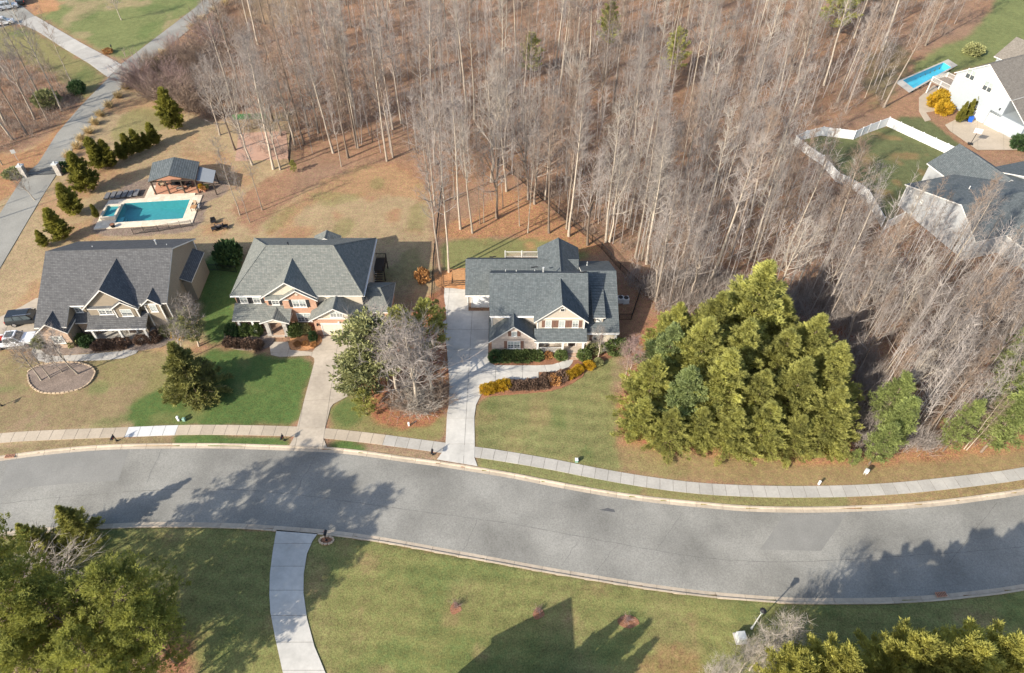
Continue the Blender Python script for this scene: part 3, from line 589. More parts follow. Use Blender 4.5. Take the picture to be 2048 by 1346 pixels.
# ------------------------------------------------------------------ houses
class House:
    def __init__(s, name, label, loc=(0, 0, 0), rz=0.0): s.o = thing(name, label, 'house', loc, rz)
    def wall(s, x0, x1, y0, y1, z0, z1, m, name='wall'):
        return MB().prism([(x0, y0), (x1, y0), (x1, y1), (x0, y1)], z0, z1).build(name, M[m], s.o)
    def end(s, axis, h0, h1, a0, a1, z0, ze, zr, m, hm=None, name='wall'):
        hm = (h0 + h1) / 2 if hm is None else hm
        return MB().extr([(h0, z0), (h1, z0), (h1, ze), (hm, zr), (h0, ze)], axis, a0, a1).build(name, M[m], s.o)
    def gable(s, axis, h0, h1, a0, a1, ze, zr, m, oh=0.4, ov=0.35, hm=None, t=0.2, name='roof'):
        hm = (h0 + h1) / 2 if hm is None else hm
        s0 = (zr - ze) / (hm - h0); s1 = (zr - ze) / (h1 - hm); z = 0.14
        pr = [(h0 - oh, ze - oh * s0 + z), (hm, zr + z), (h1 + oh, ze - oh * s1 + z)]
        v = [((a, h, zz) if axis == 'x' else (h, a, zz)) for a in (a0 - ov, a1 + ov) for h, zz in pr]
        f = [(0, 3, 4, 1), (1, 4, 5, 2)]
        if axis == 'x': f = [q[::-1] for q in f]
        r = MB().roof(v, f, t).build(name, [M[m], M['trim']], s.o)
        # ridge cap
        cv = [((a, h, zz) if axis == 'x' else (h, a, zz)) for a in (a0 - ov, a1 + ov) for h, zz in ((hm - .16, zr + z - .16 * s0 + .03), (hm, zr + z + .035), (hm + .16, zr + z - .16 * s1 + .03))]
        MB().roof(cv, f, .03, 0, 0).build('ridge_cap', M[m], r)
        return r
    def hip(s, x0, x1, y0, y1, ze, zr, rx0, rx1, m, oh=0.4, t=0.2):
        ym = (y0 + y1) / 2; z = .14
        v = [(x0 - oh, y0 - oh, ze + z - .2), (x1 + oh, y0 - oh, ze + z - .2), (x1 + oh, y1 + oh, ze + z - .2), (x0 - oh, y1 + oh, ze + z - .2), (rx0, ym, zr + z), (rx1, ym, zr + z)]
        r = MB().roof(v, [(0, 1, 5, 4), (1, 2, 5), (2, 3, 4, 5), (3, 0, 4)], t).build('roof', [M[m], M['trim']], s.o)
        mb = MB()
        for a, b in ((0, 4), (1, 5), (2, 5), (3, 4), (4, 5)): mb.tube(Vector(v[a]) + Vector((0, 0, -.02)), Vector(v[b]) + Vector((0, 0, -.02)), .1, .1, 5)
        mb.build('ridge_cap', M[m], r); return r
    def shed(s, pts, m, t=0.18, name='roof'):
        return MB().roof(pts, [tuple(range(len(pts)))], t).build(name, [M[m], M['trim']], s.o)
    def window(s, x, y, z, wd, ht, ang=0.0, sash=1, shut=None, glass='glass', grid=0, name='window'):
        # x,y on the wall face, z sill; ang 0 faces -y
        w_ = MB(); T = .09; d = .07
        w_.box((-wd / 2 + T / 2, -d / 2, ht / 2), (T, d, ht)).box((wd / 2 - T / 2, -d / 2, ht / 2), (T, d, ht))
        w_.box((0, -d / 2, T / 2), (wd - 2 * T, d, T)).box((0, -d / 2, ht - T / 2), (wd - 2 * T, d, T))
        for k in range(1, sash): w_.box((-wd / 2 + wd * k / sash, -d / 2, ht / 2), (.12, d * .95, ht - 2 * T))
        o = w_.build(name, M['trim'], s.o, (x, y, z), ang)
        for k in range(sash):
            c = -wd / 2 + wd * (k + .5) / sash; ww = wd / sash - .13
            MB().box((c, -.012, ht * .27), (ww, .024, ht * .45)).build('pane', M[glass], o)
            MB().box((c, -.018, ht * .74), (ww, .036, ht * .42)).build('pane', M['glass_pale' if glass == 'glass' else glass], o)
            MB().box((c, -.03, ht * .51), (ww, .05, .05)).build('meeting_rail', M['trim'], o)
            if grid: MB().box((c, -.03, ht * .5), (.04, .045, ht * .9)).box((c, -.031, ht * .75), (ww, .043, .04)).box((c, -.031, ht * .27), (ww, .043, .04)).build('muntin', M['trim'], o)
        MB().box((0, -.07, -.04), (wd + .14, .14, .07)).build('sill', M['trim'], o)
        if shut:
            sw = .42
            for e in (-1, 1):
                sh = MB(); cx = e * (wd / 2 + sw / 2 + .03); sh.box((cx, -.025, ht / 2), (sw, .05, ht))
                for q in range(9): sh.box((cx, -.055, ht * (q + .75) / 9.7), (sw - .1, .02, ht * .06))
                sh.build('shutter', M[shut], s.o, (x, y, z), ang)
        return o
    def pipe(s, x, y, z0, z1, r=.06, m='white_vinyl'):
        MB().tube((x, y, z0), (x, y, z1), r, r, 8).tube((x, y, z1 - .04), (x, y, z1 + .05), r * 1.5, r * 1.5, 8).tube((x, y, z0 + .02), (x, y, z0 + .18), r * 2.4, r * 1.1, 8).build('vent_pipe', M[m], s.o)
    def column(s, x, y, z0, z1, w_=.28, m='trim'):
        c = MB().box((x, y, (z0 + z1) / 2), (w_, w_, z1 - z0 - .02)).build('column', M[m], s.o)
        MB().box((x, y, z0 + .16), (w_ + .16, w_ + .16, .3)).build('base', M[m], c); MB().box((x, y, z1 - .12), (w_ + .12, w_ + .12, .16)).build('capital', M[m], c)
    def rail(s, p0, p1, z, ht=.95, m='trim', name='railing', gap=.14, th=.05):
        p0 = Vector(p0); p1 = Vector(p1); d = p1 - p0; n = max(2, int(d.length / gap)); a = math.atan2(d[1], d[0]); mb = MB()
        c = (p0 + p1) / 2
        mb.box((c[0], c[1], z + ht - .03), (d.length, .07, .06), a).box((c[0], c[1], z + .12), (d.length, .06, .05), a)
        for i in range(n + 1):
            q = p0 + d * i / n; mb.box((q[0], q[1], z + ht / 2 + .05), (th * .7, th * .7, ht - .16), a)
        return mb.build(name, M[m], s.o)
    def garage_door(s, x, y, wd, ht, m='garage_door', ang=0.0):
        o = MB().box((0, -.015, ht / 2), (wd, .03, ht)).build('garage_door', M['trim'], s.o, (x, y, 0), ang)
        for r_ in range(4):
            mb = MB(); n = max(3, int(wd / .62)); hh = ht / 4
            mb.box((0, -.05, hh * (r_ + .5)), (wd - .06, .05, hh - .025))
            for k in range(n): mb.box((-wd / 2 + wd * (k + .5) / n, -.085, hh * (r_ + .5)), (wd / n - .14, .02, hh - .18))
            mb.build('door_panel', M[m], o)
        f = MB(); f.box((-wd / 2 - .06, -.06, ht / 2), (.12, .14, ht)).box((wd / 2 + .06, -.06, ht / 2), (.12, .14, ht)).box((0, -.06, ht + .06), (wd + .24, .14, .12))
        f.build('door_frame', M['trim'], o); return o
    def door(s, x, y, z, wd=1.0, ht=2.1, m='door_dark', ang=0.0):
        o = MB().box((0, -.03, ht / 2), (wd, .06, ht)).build('door', M[m], s.o, (x, y, z), ang)
        MB().box((0, -.065, ht * .72), (wd * .6, .012, ht * .36)).build('pane', M['glass_pale'], o)
        MB().tube((wd * .4, -.06, ht * .48), (wd * .4, -.13, ht * .48), .035, .035, 8).build('handle', M['chrome'], o)
        f = MB(); f.box((-wd / 2 - .07, -.04, ht / 2), (.12, .1, ht)).box((wd / 2 + .07, -.04, ht / 2), (.12, .1, ht)).box((0, -.04, ht + .06), (wd + .26, .1, .12)); f.build('door_frame', M['trim'], o)
    def gutter(s, p0, p1, down=None):
        mb = MB().tube(p0, p1, .07, .07, 6); o = mb.build('gutter', M['white_vinyl'], s.o)
        if down: MB().tube(down[0], down[1], .05, .05, 6).build('downspout', M['white_vinyl'], o)
# --- the cream house in the middle
h = House('cream_house', 'large cream and pink brick house with slate roof, brown shutters and white front porch', (0, 0, 0))
RF = 'shingle_slate'
h.wall(-6.3, 9.2, 72.35, 79.9, 0, 2.95, 'siding_beige'); h.end('x', 72.35, 79.9, -6.3, 9.2, 2.9, 2.95, 5.7, 'siding_beige')
h.gable('x', 72.35, 79.9, -6.3, 9.2, 2.95, 5.75, RF, .45, .4)
h.garage_door(-4.55, 72.35, 2.5, 2.15, 'white_vinyl'); MB().box((-5.98, 72.33, .45), (.5, .05, .9)).build('brick_plinth', M['brick_tan'], h.o)
h.wall(-2.75, 9.95, 65.6, 74.0, 0, 5.45, 'siding_beige'); h.end('x', 65.6, 74.0, -2.75, 9.95, 5.4, 5.45, 8.55, 'siding_beige')
h.gable('x', 65.6, 74.0, -2.75, 9.95, 5.45, 8.6, RF, .45, .28)
# rear gable
h.wall(4.2, 9.45, 74, 79.95, 0, 4.9, 'siding_beige'); h.end('y', 4.2, 9.45, 74, 79.95, 4.85, 4.9, 6.4, 'siding_beige')
h.gable('y', 4.2, 9.45, 70.6, 79.95, 4.9, 6.5, RF, .42, .3)
# rear deck with white rail
dk = MB().box((1.6, 81.0, 1.35), (5.4, 2.4, .12)).build('deck', M['grey_wood'], h.o)
h.rail((-1.0, 82.15), (4.1, 82.15), 1.4, 1.05); h.rail((-1.05, 80.1), (-1.05, 82.15), 1.4, 1.05)
for x in (-1.05, 1.5, 4.0): MB().box((x, 82.15, 1.3), (.16, .16, 2.6)).build('deck_post', M['trim'], h.o)
# centre front gable with upper windows
h.end('y', 3.3, 9.75, 64.35, 67, 3.0, 5.4, 8.15, 'siding_beige'); h.gable('y', 3.3, 9.75, 64.35, 70, 5.4, 8.2, RF, .42, .38)
MB().box((6.52, 64.32, 5.62), (6.2, .06, .16)).build('belt_trim', M['trim'], h.o)
MB().box((6.52, 64.33, 5.46), (6.44, .05, .1)).build('frieze_board', M['siding_cream'], h.o)
mb = MB().box((6.6, 64.3, 7.2), (.62, .08, .5)).build('gable_vent', M['trim'], h.o); MB().box((6.6, 64.27, 7.2), (.46, .07, .36)).build('louvre', M['shutter_black'], mb)
for x, g in ((4.85, 'glass_pale'), (6.65, 'glass_pale'), (8.45, 'glass')): h.window(x, 64.35, 3.95, .86, 1.25, 0, 1, 'shutter_brown', g, 1)
for x in (3.42, 9.63): MB().box((x, 64.32, 4.2), (.16, .07, 2.3)).build('corner_board', M['trim'], h.o)
# porch
h.wall(3.3, 9.75, 64.3, 65.7, 0, 3.0, 'siding_beige')
h.shed([(3.0, 62.75, 2.72), (10.05, 62.75, 2.72), (10.05, 64.35, 3.72), (3.0, 64.35, 3.72)], RF)
MB().prism([(3.2, 62.95), (9.8, 62.95), (9.8, 64.3), (3.2, 64.3)], 0, .4).build('porch_floor', M['brick_tan'], h.o)
MB().box((6.5, 63.05, 2.52), (6.6, .2, .26)).build('porch_beam', M['trim'], h.o)
for x in (3.45, 6.85, 9.6): h.column(x, 63.1, .4, 2.42)
h.rail((3.6, 63.1), (6.7, 63.1), .4, .9); h.door(8.2, 64.3, .4, 1.0, 2.1, 'door_dark'); h.window(5.0, 64.3, 1.0, 1.7, 1.35, 0, 2, 'shutter_brown')
for k in range(3): MB().box((8.2, 62.75 - k * .32, .36 - .13 * k - .18), (1.7, .32, .36)).build('step', M['brick_tan'], h.o)
# left front gable
h.wall(-2.75, 3.25, 63.25, 66, 0, 2.75, 'brick_pink'); h.end('y', -2.75, 3.25, 63.25, 66, 2.7, 2.75, 5.3, 'brick_pink')
h.gable('y', -2.75, 3.25, 63.25, 68.5, 2.75, 5.35, RF, .42, .38)
h.window(.25, 63.25, 1.0, 1.75, 1.4, 0, 2, 'shutter_brown', 'glass', 1); h.window(.3, 63.25, 3.35, .75, .95, 0, 1, 'shutter_brown', 'glass_pale', 1)
# right wing
h.wall(10.0, 14.2, 64.75, 79.1, 0, 2.9, 'siding_cream'); h.end('x', 64.75, 79.1, 10.0, 14.2, 2.85, 2.9, 6.55, 'siding_cream', 72.6)
h.gable('x', 64.75, 79.1, 10.0, 14.2, 2.9, 6.6, RF, .4, .35, 72.6)
h.window(11.5, 64.75, .9, .9, 1.4, 0, 1, 'shutter_brown'); MB().box((14.12, 64.72, 1.45), (.2, .07, 2.85)).build('corner_board', M['trim'], h.o)
MB().box((12.1, 64.71, .5), (4.1, .08, 1.0)).build('brick_plinth', M['brick_pink'], h.o)
h.wall(11.15, 12.35, 65.75, 69.2, 3.0, 4.55, 'siding_cream', 'dormer_wall'); h.window(11.75, 65.75, 3.72, .72, .7, 0, 1, None, 'glass_pale', 1)
h.shed([(10.9, 65.45, 4.6), (12.6, 65.45, 4.6), (12.6, 70.6, 5.85), (10.9, 70.6, 5.85)], RF, .16, 'dormer_roof')
for x, y, z in ((-.9, 72.6, 6.6), (.6, 72.4, 6.7), (3.2, 73.4, 5.9), (10.9, 76.2, 5.0)): h.pipe(x, y, z - .25, z + .3, .05, 'grey_box')
h.pipe(4.3, 71.4, 7.0, 8.35, .1, 'grey_box')
for x, y, z in ((-3.0, 77.6, 5.15), (2.9, 72.2, 7.75), (9.5, 70.6, 8.25)): MB().box((x, y, z), (.55, .12, .1)).box((x + .45, y + .1, z), (.5, .1, .09)).build('roof_vent', M['black_metal'], h.o)
h.gutter((-2.9, 65.1, 5.05), (3.0, 65.1, 5.05), ((-2.7, 65.5, 5.0), (-2.7, 65.5, .2))); h.gutter((10.1, 64.28, 2.62), (14.5, 64.28, 2.62), ((14.3, 64.6, 2.6), (14.3, 64.6, .1))); h.gutter((-6.6, 71.85, 2.62), (-3.0, 71.85, 2.62), ((-6.4, 72.25, 2.6), (-6.4, 72.25, .1)))
# --- the brick house
h = House('brick_house', 'red brick house with grey-green hip roof, black shutters and stone porch columns')
RF = 'shingle_green'
h.wall(-38.3, -20.8, 69.35, 81.3, 0, 5.5, 'siding_cream'); MB().prism([(-38.34, 69.3), (-26.9, 69.3), (-26.9, 69.5), (-38.34, 69.5)], 0, 5.3).build('brick_front', M['brick_red'], h.o)
h.hip(-38.3, -20.8, 69.35, 81.3, 5.5, 8.95, -34.4, -25.0, RF)
h.gable('y', -29.4, -26.0, 80.5, 81.9, 5.5, 6.4, RF, .3, .3)
h.wall(-34.05, -27.1, 68.95, 70.5, 2.5, 5.4, 'brick_red'); h.end('y', -34.05, -27.1, 68.97, 70.5, 5.4, 5.5, 7.9, 'siding_cream'); h.gable('y', -34.05, -27.1, 68.95, 74, 5.5, 8.0, RF, .42, .4)
h.shed([(-33.9, 68.4, 5.15), (-30.6, 68.4, 5.15), (-30.6, 69.0, 5.6), (-33.9, 69.0, 5.6)], RF, .12, 'pent_roof')
h.end('y', -31.6, -27.0, 68.5, 70, 0, 5.3, 6.75, 'brick_red'); h.gable('y', -31.6, -27.0, 68.5, 71, 5.3, 6.85, RF, .38, .3)
h.window(-29.3, 68.5, 3.75, 1.9, 1.35, 0, 2, 'shutter_black', 'glass', 1); h.window(-29.2, 68.5, .95, 2.0, 1.6, 0, 2, None, 'glass', 1)
for x in (-37.2, -35.4, -32.75): h.window(x, 69.3 if x < -34 else 68.95, 3.75, 1.05, 1.4, 0, 1, 'shutter_black', 'glass', 1)
mb = MB().tube((-29.35, 68.5, 6.1), (-29.35, 68.42, 6.1), .22, .22, 12).build('gable_medallion', M['siding_cream'], h.o)
h.wall(-27.4, -20.9, 66.75, 70, 0, 3.2, 'brick_red'); h.end('y', -27.4, -20.9, 66.85, 70, 3.15, 3.25, 5.2, 'siding_cream')
h.gable('y', -27.4, -20.9, 66.75, 70.9, 3.25, 5.25, RF, .5, .4)
h.garage_door(-23.9, 66.75, 4.9, 2.2); MB().box((-23.9, 66.66, 2.5), (.22, .14, .34)).build('keystone', M['trim'], h.o)
h.window(-24.0, 66.85, 3.4, 1.75, 1.15, 0, 2, None, 'glass', 1)
for x in (-26.9, -20.98 - .2): 
    mb = MB().box((x, 66.6, 2.15), (.18, .25, .34)).build('wall_lamp', M['black_metal'], h.o)
MB().box((-24.1, 66.7, 3.2), (6.5, .1, .14)).build('belt_trim', M['trim'], h.o)
h.wall(-20.9, -17.4, 68.9, 74.4, 0, 2.75, 'brick_red'); h.hip(-22.0, -17.4, 68.9, 74.4, 2.75, 4.3, -21.5, -18.6, RF)
MB().prism([(-38.3, 66.95), (-30.9, 66.95), (-30.9, 69.3), (-38.3, 69.3)], 0, .35).build('porch_floor', M['brick_tan'], h.o)
h.shed([(-38.6, 66.75, 2.75), (-30.6, 66.75, 2.75), (-30.6, 69.32, 3.75), (-38.6, 69.32, 3.75)], RF)
h.end('y', -34.5, -30.9, 66.55, 67.2, 2.55, 2.6, 3.2, 'siding_cream'); h.gable('y', -34.5, -30.9, 66.5, 68.6, 2.65, 3.35, RF, .25, .2)
for x in (-33.9, -31.5): h.column(x, 66.75, 0, 2.6, .55, 'stone_grey')
for x in (-37.9, -36.0): h.column(x, 67.1, .35, 2.6, .3)
h.window(-36.4, 69.3, .95, 1.6, 1.5, 0, 2, None); h.door(-32.7, 69.3, .35, 1.1, 2.2)
h.rail((-37.7, 67.05), (-34.3, 67.05), .35, .85, 'black_metal')
for k in range(2): MB().box((-32.7, 66.7 - k * .34, .3 - .14 * k - .15), (1.8, .34, .3)).build('step', M['brick_tan'], h.o)
h.pipe(-31.4, 75.7, 8.3, 9.3, .08, 'black_metal'); h.pipe(-37.2, 75.5, 6.1, 6.6, .05)
mb = MB().box((-20.0, 79.6, 2.0), (1.7, 3.0, .14)).build('deck', M['dark_wood'], h.o)
h.rail((-19.2, 78.1), (-19.2, 81.1), 2.05, .95, 'dark_wood', 'deck_railing', .18, .07); h.rail((-20.8, 81.1), (-19.2, 81.1), 2.05, .95, 'dark_wood', 'deck_railing', .18, .07)
for x, y in ((-19.25, 78.15), (-19.25, 81.05)): MB().box((x, y, 1.45), (.15, .15, 2.9)).build('deck_post', M['dark_wood'], h.o)
for k in range(8): MB().box((-20.0, 78.0 - k * .26, 1.85 - k * .23), (1.2, .28, .05)).build('stair_tread', M['dark_wood'], h.o)
h.gutter((-38.7, 68.9, 5.25), (-34.2, 68.9, 5.25)); h.gutter((-20.3, 69.0, 5.25), (-20.3, 81.6, 5.25), ((-20.7, 78.0, 5.2), (-20.7, 78.0, .2)))
# --- the tan house
h = House('tan_house', 'tan siding and brick house with charcoal roof and three front gables beside two pickups', (-55.3, 74.4, 0), R(2.5))
RF = 'shingle_charcoal'
# local frame: x -8.2..8.2, y -7..7
h.wall(-8.9, 7.7, -6.7, 6.6, 0, 5.4, 'siding_tan'); h.end('x', -6.7, 6.6, -8.9, 7.7, 5.35, 5.4, 8.95, 'siding_tan')
h.gable('x', -6.7, 6.6, -8.9, 7.7, 5.4, 9.0, RF, .45, .35)
h.shed([(-9.25, -9.75, 3.87), (-5.0, -9.75, 3.87), (-5.0, -6.9, 5.43), (-9.25, -6.9, 5.43)], RF)
MB().extr([(-9.3, 0), (-6.6, 0), (-6.6, 5.2), (-9.3, 3.75)], 'x', -8.85, -5.2).build('wall', M['siding_tan'], h.o)
h.end('y', -2.75, 3.9, -7.3, -4, 3, 5.35, 8.25, 'siding_tan'); h.gable('y', -2.75, 3.9, -7.3, -.3, 5.35, 8.35, RF, .4, .45)
h.end('y', .9, 4.0, -7.65, -5, 0, 5.2, 6.2, 'siding_tan'); h.gable('y', .9, 4.0, -7.65, -5.5, 5.2, 6.3, RF, .35, .3)
h.shed([(-2.6, -7.6, 5.0), (.7, -7.6, 5.0), (.7, -7.2, 5.35), (-2.6, -7.2, 5.35)], RF, .12, 'pent_roof')
h.end('y', 4.9, 7.0, -7.1, -5, 0, 5.35, 6.15, 'siding_tan'); h.gable('y', 4.9, 7.0, -7.1, -4.6, 5.35, 6.25, RF, .3, .35)
MB().box((-.3, -7.25, 3.3), (.2, .06, 1.0)).build('corner_board', M['trim'], h.o)
h.window(-4.35, -6.75, 3.75, 1.0, 1.3, 0, 1, 'shutter_tan', 'glass', 1); h.window(-.5, -7.3, 3.7, 1.9, 1.35, 0, 2, None, 'glass', 1); h.window(2.45, -7.65, 3.6, 1.5, 1.25, 0, 1, 'shutter_tan', 'glass', 1); h.window(5.95, -7.1, 3.75, .95, 1.3, 0, 1, None, 'glass_pale', 1)
for x in (.95, 3.95, 4.95, 6.95): MB().box((x, -7.7 if x < 4.5 else -7.13, 3.2), (.16, .08, 4.2)).build('corner_board', M['trim'], h.o)
for y in (-6.72, 6.62): MB().box((7.73, y, 2.7), (.08, .18, 5.4)).build('corner_board', M['trim'], h.o)
# left front brick wing
h.wall(-8.85, -5.3, -9.9, -6.8, 0, 3.4, 'brick_tan'); h.end('y', -8.85, -5.3, -9.9, -7, 3.35, 3.4, 4.75, 'brick_tan'); h.gable('y', -8.85, -5.3, -9.9, -6.6, 3.4, 4.85, RF, .38, .4)
h.window(-7.0, -9.9, 1.0, 1.6, 1.4, 0, 2, None, 'glass', 1)
h.shed([(-5.0, -8.0, 2.85), (-2.6, -8.0, 2.85), (-2.6, -6.7, 3.75), (-5.0, -6.7, 3.75)], RF); h.wall(-4.9, -2.7, -7.7, -6.6, 0, 2.75, 'brick_tan')
MB().prism([(-2.9, -9.1), (4.6, -9.1), (4.6, -6.7), (-2.9, -6.7)], 0, .35).build('porch_floor', M['concrete_grey'], h.o)
h.shed([(-3.0, -9.3, 2.75), (4.9, -9.3, 2.75), (4.9, -6.9, 3.75), (-3.0, -6.9, 3.75)], RF)
for x in (-2.5, 1.1, 4.5): h.column(x, -9.0, .35, 2.6, .3, 'trim')
h.door(1.9, -7.65, .35, 1.0, 2.1); h.window(-1.2, -6.72, 1.0, 1.6, 1.4, 0, 2, None)
# right side bump-out
h.wall(7.7, 8.9, -.8, 5.4, 0, 3.6, 'siding_tan', 'bay_wall'); h.shed([(7.7, -1.1, 4.5), (9.15, -1.1, 3.7), (9.15, 5.7, 3.7), (7.7, 5.7, 4.5)], 'shingle_charcoal', .15, 'bay_roof')
h.pipe(4.4, 2.9, 7.2, 8.3, .09, 'grey_box'); h.pipe(6.2, 2.2, 7.6, 8.05, .05, 'grey_box'); h.pipe(-4.2, 2.2, 7.6, 8.05, .05, 'grey_box')
h.gutter((-8.4, -7.1, 5.1), (-3.0, -7.1, 5.1)); h.gutter((-3.2, -9.35, 2.62), (5.0, -9.35, 2.62), ((4.5, -9.1, 2.6), (4.5, -9.1, .2)))
# --- the white house on the right, beyond the woods
WD = Vector((.295, -.955, 0)); wrot = math.atan2(WD[1], WD[0])
h = House('white_house', 'pale grey sided house with dark slate roof standing behind the white vinyl fence', (66.4, 97.7, 0), wrot)
RF = 'shingle_slate'
# local x runs along the gable wall, local y away from it
h.end('y', 0, 15.4, .0, 17, 0, 4.1, 7.1, 'siding_pale', 10.6); h.gable('y', 0, 15.4, 0, 17, 4.1, 7.2, RF, .35, .3, 10.6)
h.wall(-5, .5, 9, 19, 0, 3.6, 'siding_pale'); h.end('x', 9, 19, -5, 6, 3.5, 3.6, 6.2, 'siding_pale'); h.gable('x', 9, 19, -5, 6, 3.6, 6.3, RF, .35, .35)
h.wall(13, 19, 6.5, 17, 0, 3.6, 'siding_pale'); h.end('x', 6.5, 14.5, 10, 19, 3.5, 3.6, 6.0, 'siding_pale'); h.gable('x', 6.5, 14.5, 10, 19, 3.6, 6.1, RF, .35, .35)
h.wall(14, 24, 16.5, 30, 0, 3.6, 'siding_pale'); h.gable('y', 0, 20, 16.5, 34, 4.0, 8.0, RF, .35, .3); h.end('y', 0, 20, 16.6, 33.8, 0, 4.0, 7.9, 'siding_pale')
for x in (1.1, 2.5, 3.9): h.window(x, 0, 3.2, .5, .5, 0, 1, None, 'glass')
for y in (.02,): MB().box((0.02, y, 2.0), (.18, .08, 4.0)).build('corner_board', M['trim'], h.o)
h.wall(19, 22, 7.2, 10.2, 0, .9, 'siding_pale', 'stoop'); h.rail((19, 7.25), (22, 7.25), .9, .95); h.rail((21.95, 7.25), (21.95, 10.2), .9, .95)
for k in range(4): MB().box((22.3 + k * .3, 8.7, .7 - .18 * k), (.3, 1.6, .1)).build('step', M['trim'], h.o)
h.shed([(18.6, 6.9, 3.1), (22.4, 6.9, 3.1), (22.4, 10.6, 3.3), (18.6, 10.6, 3.3)], RF, .15, 'stoop_roof')
for x in (19.1, 21.9): h.column(x, 7.3, .9, 2.95, .16)
h.pipe(6, 6, 5.6, 6.5, .06); h.pipe(9, 20, 7.2, 8.2, .1)
# --- the blue house at the top right
d = Vector((5.6, -12.0, 0)); brot = math.atan2(d[1], d[0])
h = House('blue_house', 'pale blue two storey house with brown roof and double garage beside a pool', (90.3, 134.6, 0), brot)
RF = 'shingle_brown'
h.end('y', 0, 12.4, 0, 26, 0, 6.4, 10.2, 'siding_blue', 5.6); h.gable('y', 0, 12.4, 0, 26, 6.4, 10.3, RF, .35, .3, 5.6)
h.window(2.9, 0, 6.2, 2.0, 1.9, 0, 2, None, 'glass'); h.window(7.2, 0, 5.6, 2.0, 1.9, 0, 2, None, 'glass')
h.wall(10.0, 17.5, .6, 20, 0, 3.0, 'siding_blue'); h.shed([(17.9, .2, 2.8), (17.9, 20, 2.8), (12.0, 20, 6.5), (12.0, .2, 6.5)], RF)
for x in (8.0, 11.8): h.garage_door(x, -.02 if x < 10 else -.02, 3.2, 2.4, 'white_vinyl')
h.wall(9.9, 17.4, .0, .62, 0, 3.0, 'siding_blue')
h.gable('x', 14, 22, -2, 9, 6.4, 9.4, RF, .35, .3); h.end('x', 14.2, 21.8, -1.8, 5, 0, 6.4, 9.3, 'siding_blue')
MB().box((9.0, 12.0, 7.7), (.9, 10.0, 2.0)).build('dormer_wall', M['siding_blue'], h.o)
h.shed([(8.3, 6.8, 8.75), (9.8, 6.8, 8.4), (9.8, 17.2, 8.4), (8.3, 17.2, 8.75)], 'white_vinyl', .15, 'dormer_roof')
dk = MB().box((-2.3, 2.2, 2.6), (4.4, 4.6, .14)).build('deck', M['grey_wood'], h.o)
h.rail((-4.5, -.05), (0, -.05), 2.65, 1.0); h.rail((-4.5, -.05), (-4.5, 4.5), 2.65, 1.0); h.rail((-4.5, 4.5), (0, 4.5), 2.65, 1.0)
for x, y in ((-4.4, .05), (-2.2, .05), (-4.4, 4.4)): MB().box((x, y, 1.75), (.2, .2, 3.6)).build('deck_post', M['trim'], h.o)
MB().box((11.5, -.12, 3.9), (.18, .2, .4)).build('wall_lamp', M['black_metal'], h.o)
# --- the house whose gable shadow falls on the south lawn (it stands just south of the frame)
h = House('south_house', 'steep gabled house on the south lawn, mostly outside the view', (-7.8, 17.7, 0), R(0))
MB().extr([(-3.0, 0), (5.6, 0), (5.6, 4.0), (0, 10.3), (-3.0, 7.0)], 'y', -12, -.4).build('wall', M['siding_beige'], h.o)
MB().roof([(-3.2, -.02, 6.9), (0, -.02, 10.5), (5.8, -.02, 3.9), (-3.2, -12.3, 6.9), (0, -12.3, 10.5), (5.8, -12.3, 3.9)], [(0, 1, 4, 3), (1, 2, 5, 4)]).build('roof', [M['shingle_slate'], M['trim']], h.o)
# ------------------------------------------------------------------ vegetation
def tube_np(segs, n=3):
    S = np.array(segs, dtype=np.float64).reshape(-1, 8); p0 = S[:, :3]; p1 = S[:, 3:6]; r0 = S[:, 6]; r1 = S[:, 7]
    d = p1 - p0; d /= np.linalg.norm(d, axis=1)[:, None] + 1e-9
    ref = np.where(np.abs(d[:, 2:3]) > 0.9, np.array([[1.0, 0, 0]]), np.array([[0, 0, 1.0]]))
    u = np.cross(d, ref); u /= np.linalg.norm(u, axis=1)[:, None] + 1e-9; v = np.cross(d, u)
    a = np.arange(n) * 2 * np.pi / n; m = len(S)
    ring = u[:, None, :] * np.cos(a)[None, :, None] + v[:, None, :] * np.sin(a)[None, :, None]
    V = np.concatenate([p0[:, None, :] + ring * r0[:, None, None], p1[:, None, :] + ring * r1[:, None, None]], 1).reshape(-1, 3)
    i = np.arange(n); j = (i + 1) % n; f = np.stack([i, j, j + n, i + n], 1)
    F = (f[None] + (np.arange(m) * 2 * n)[:, None, None]).reshape(-1, 4)
    return V, F
def merge(*vf):
    Vs, Fs, b = [], [], 0
    for V_, F_ in vf: Vs.append(V_); Fs.append(F_ + b); b += len(V_)
    return np.concatenate(Vs), np.concatenate(Fs)
def unit(v): return v / (np.linalg.norm(v) + 1e-9)
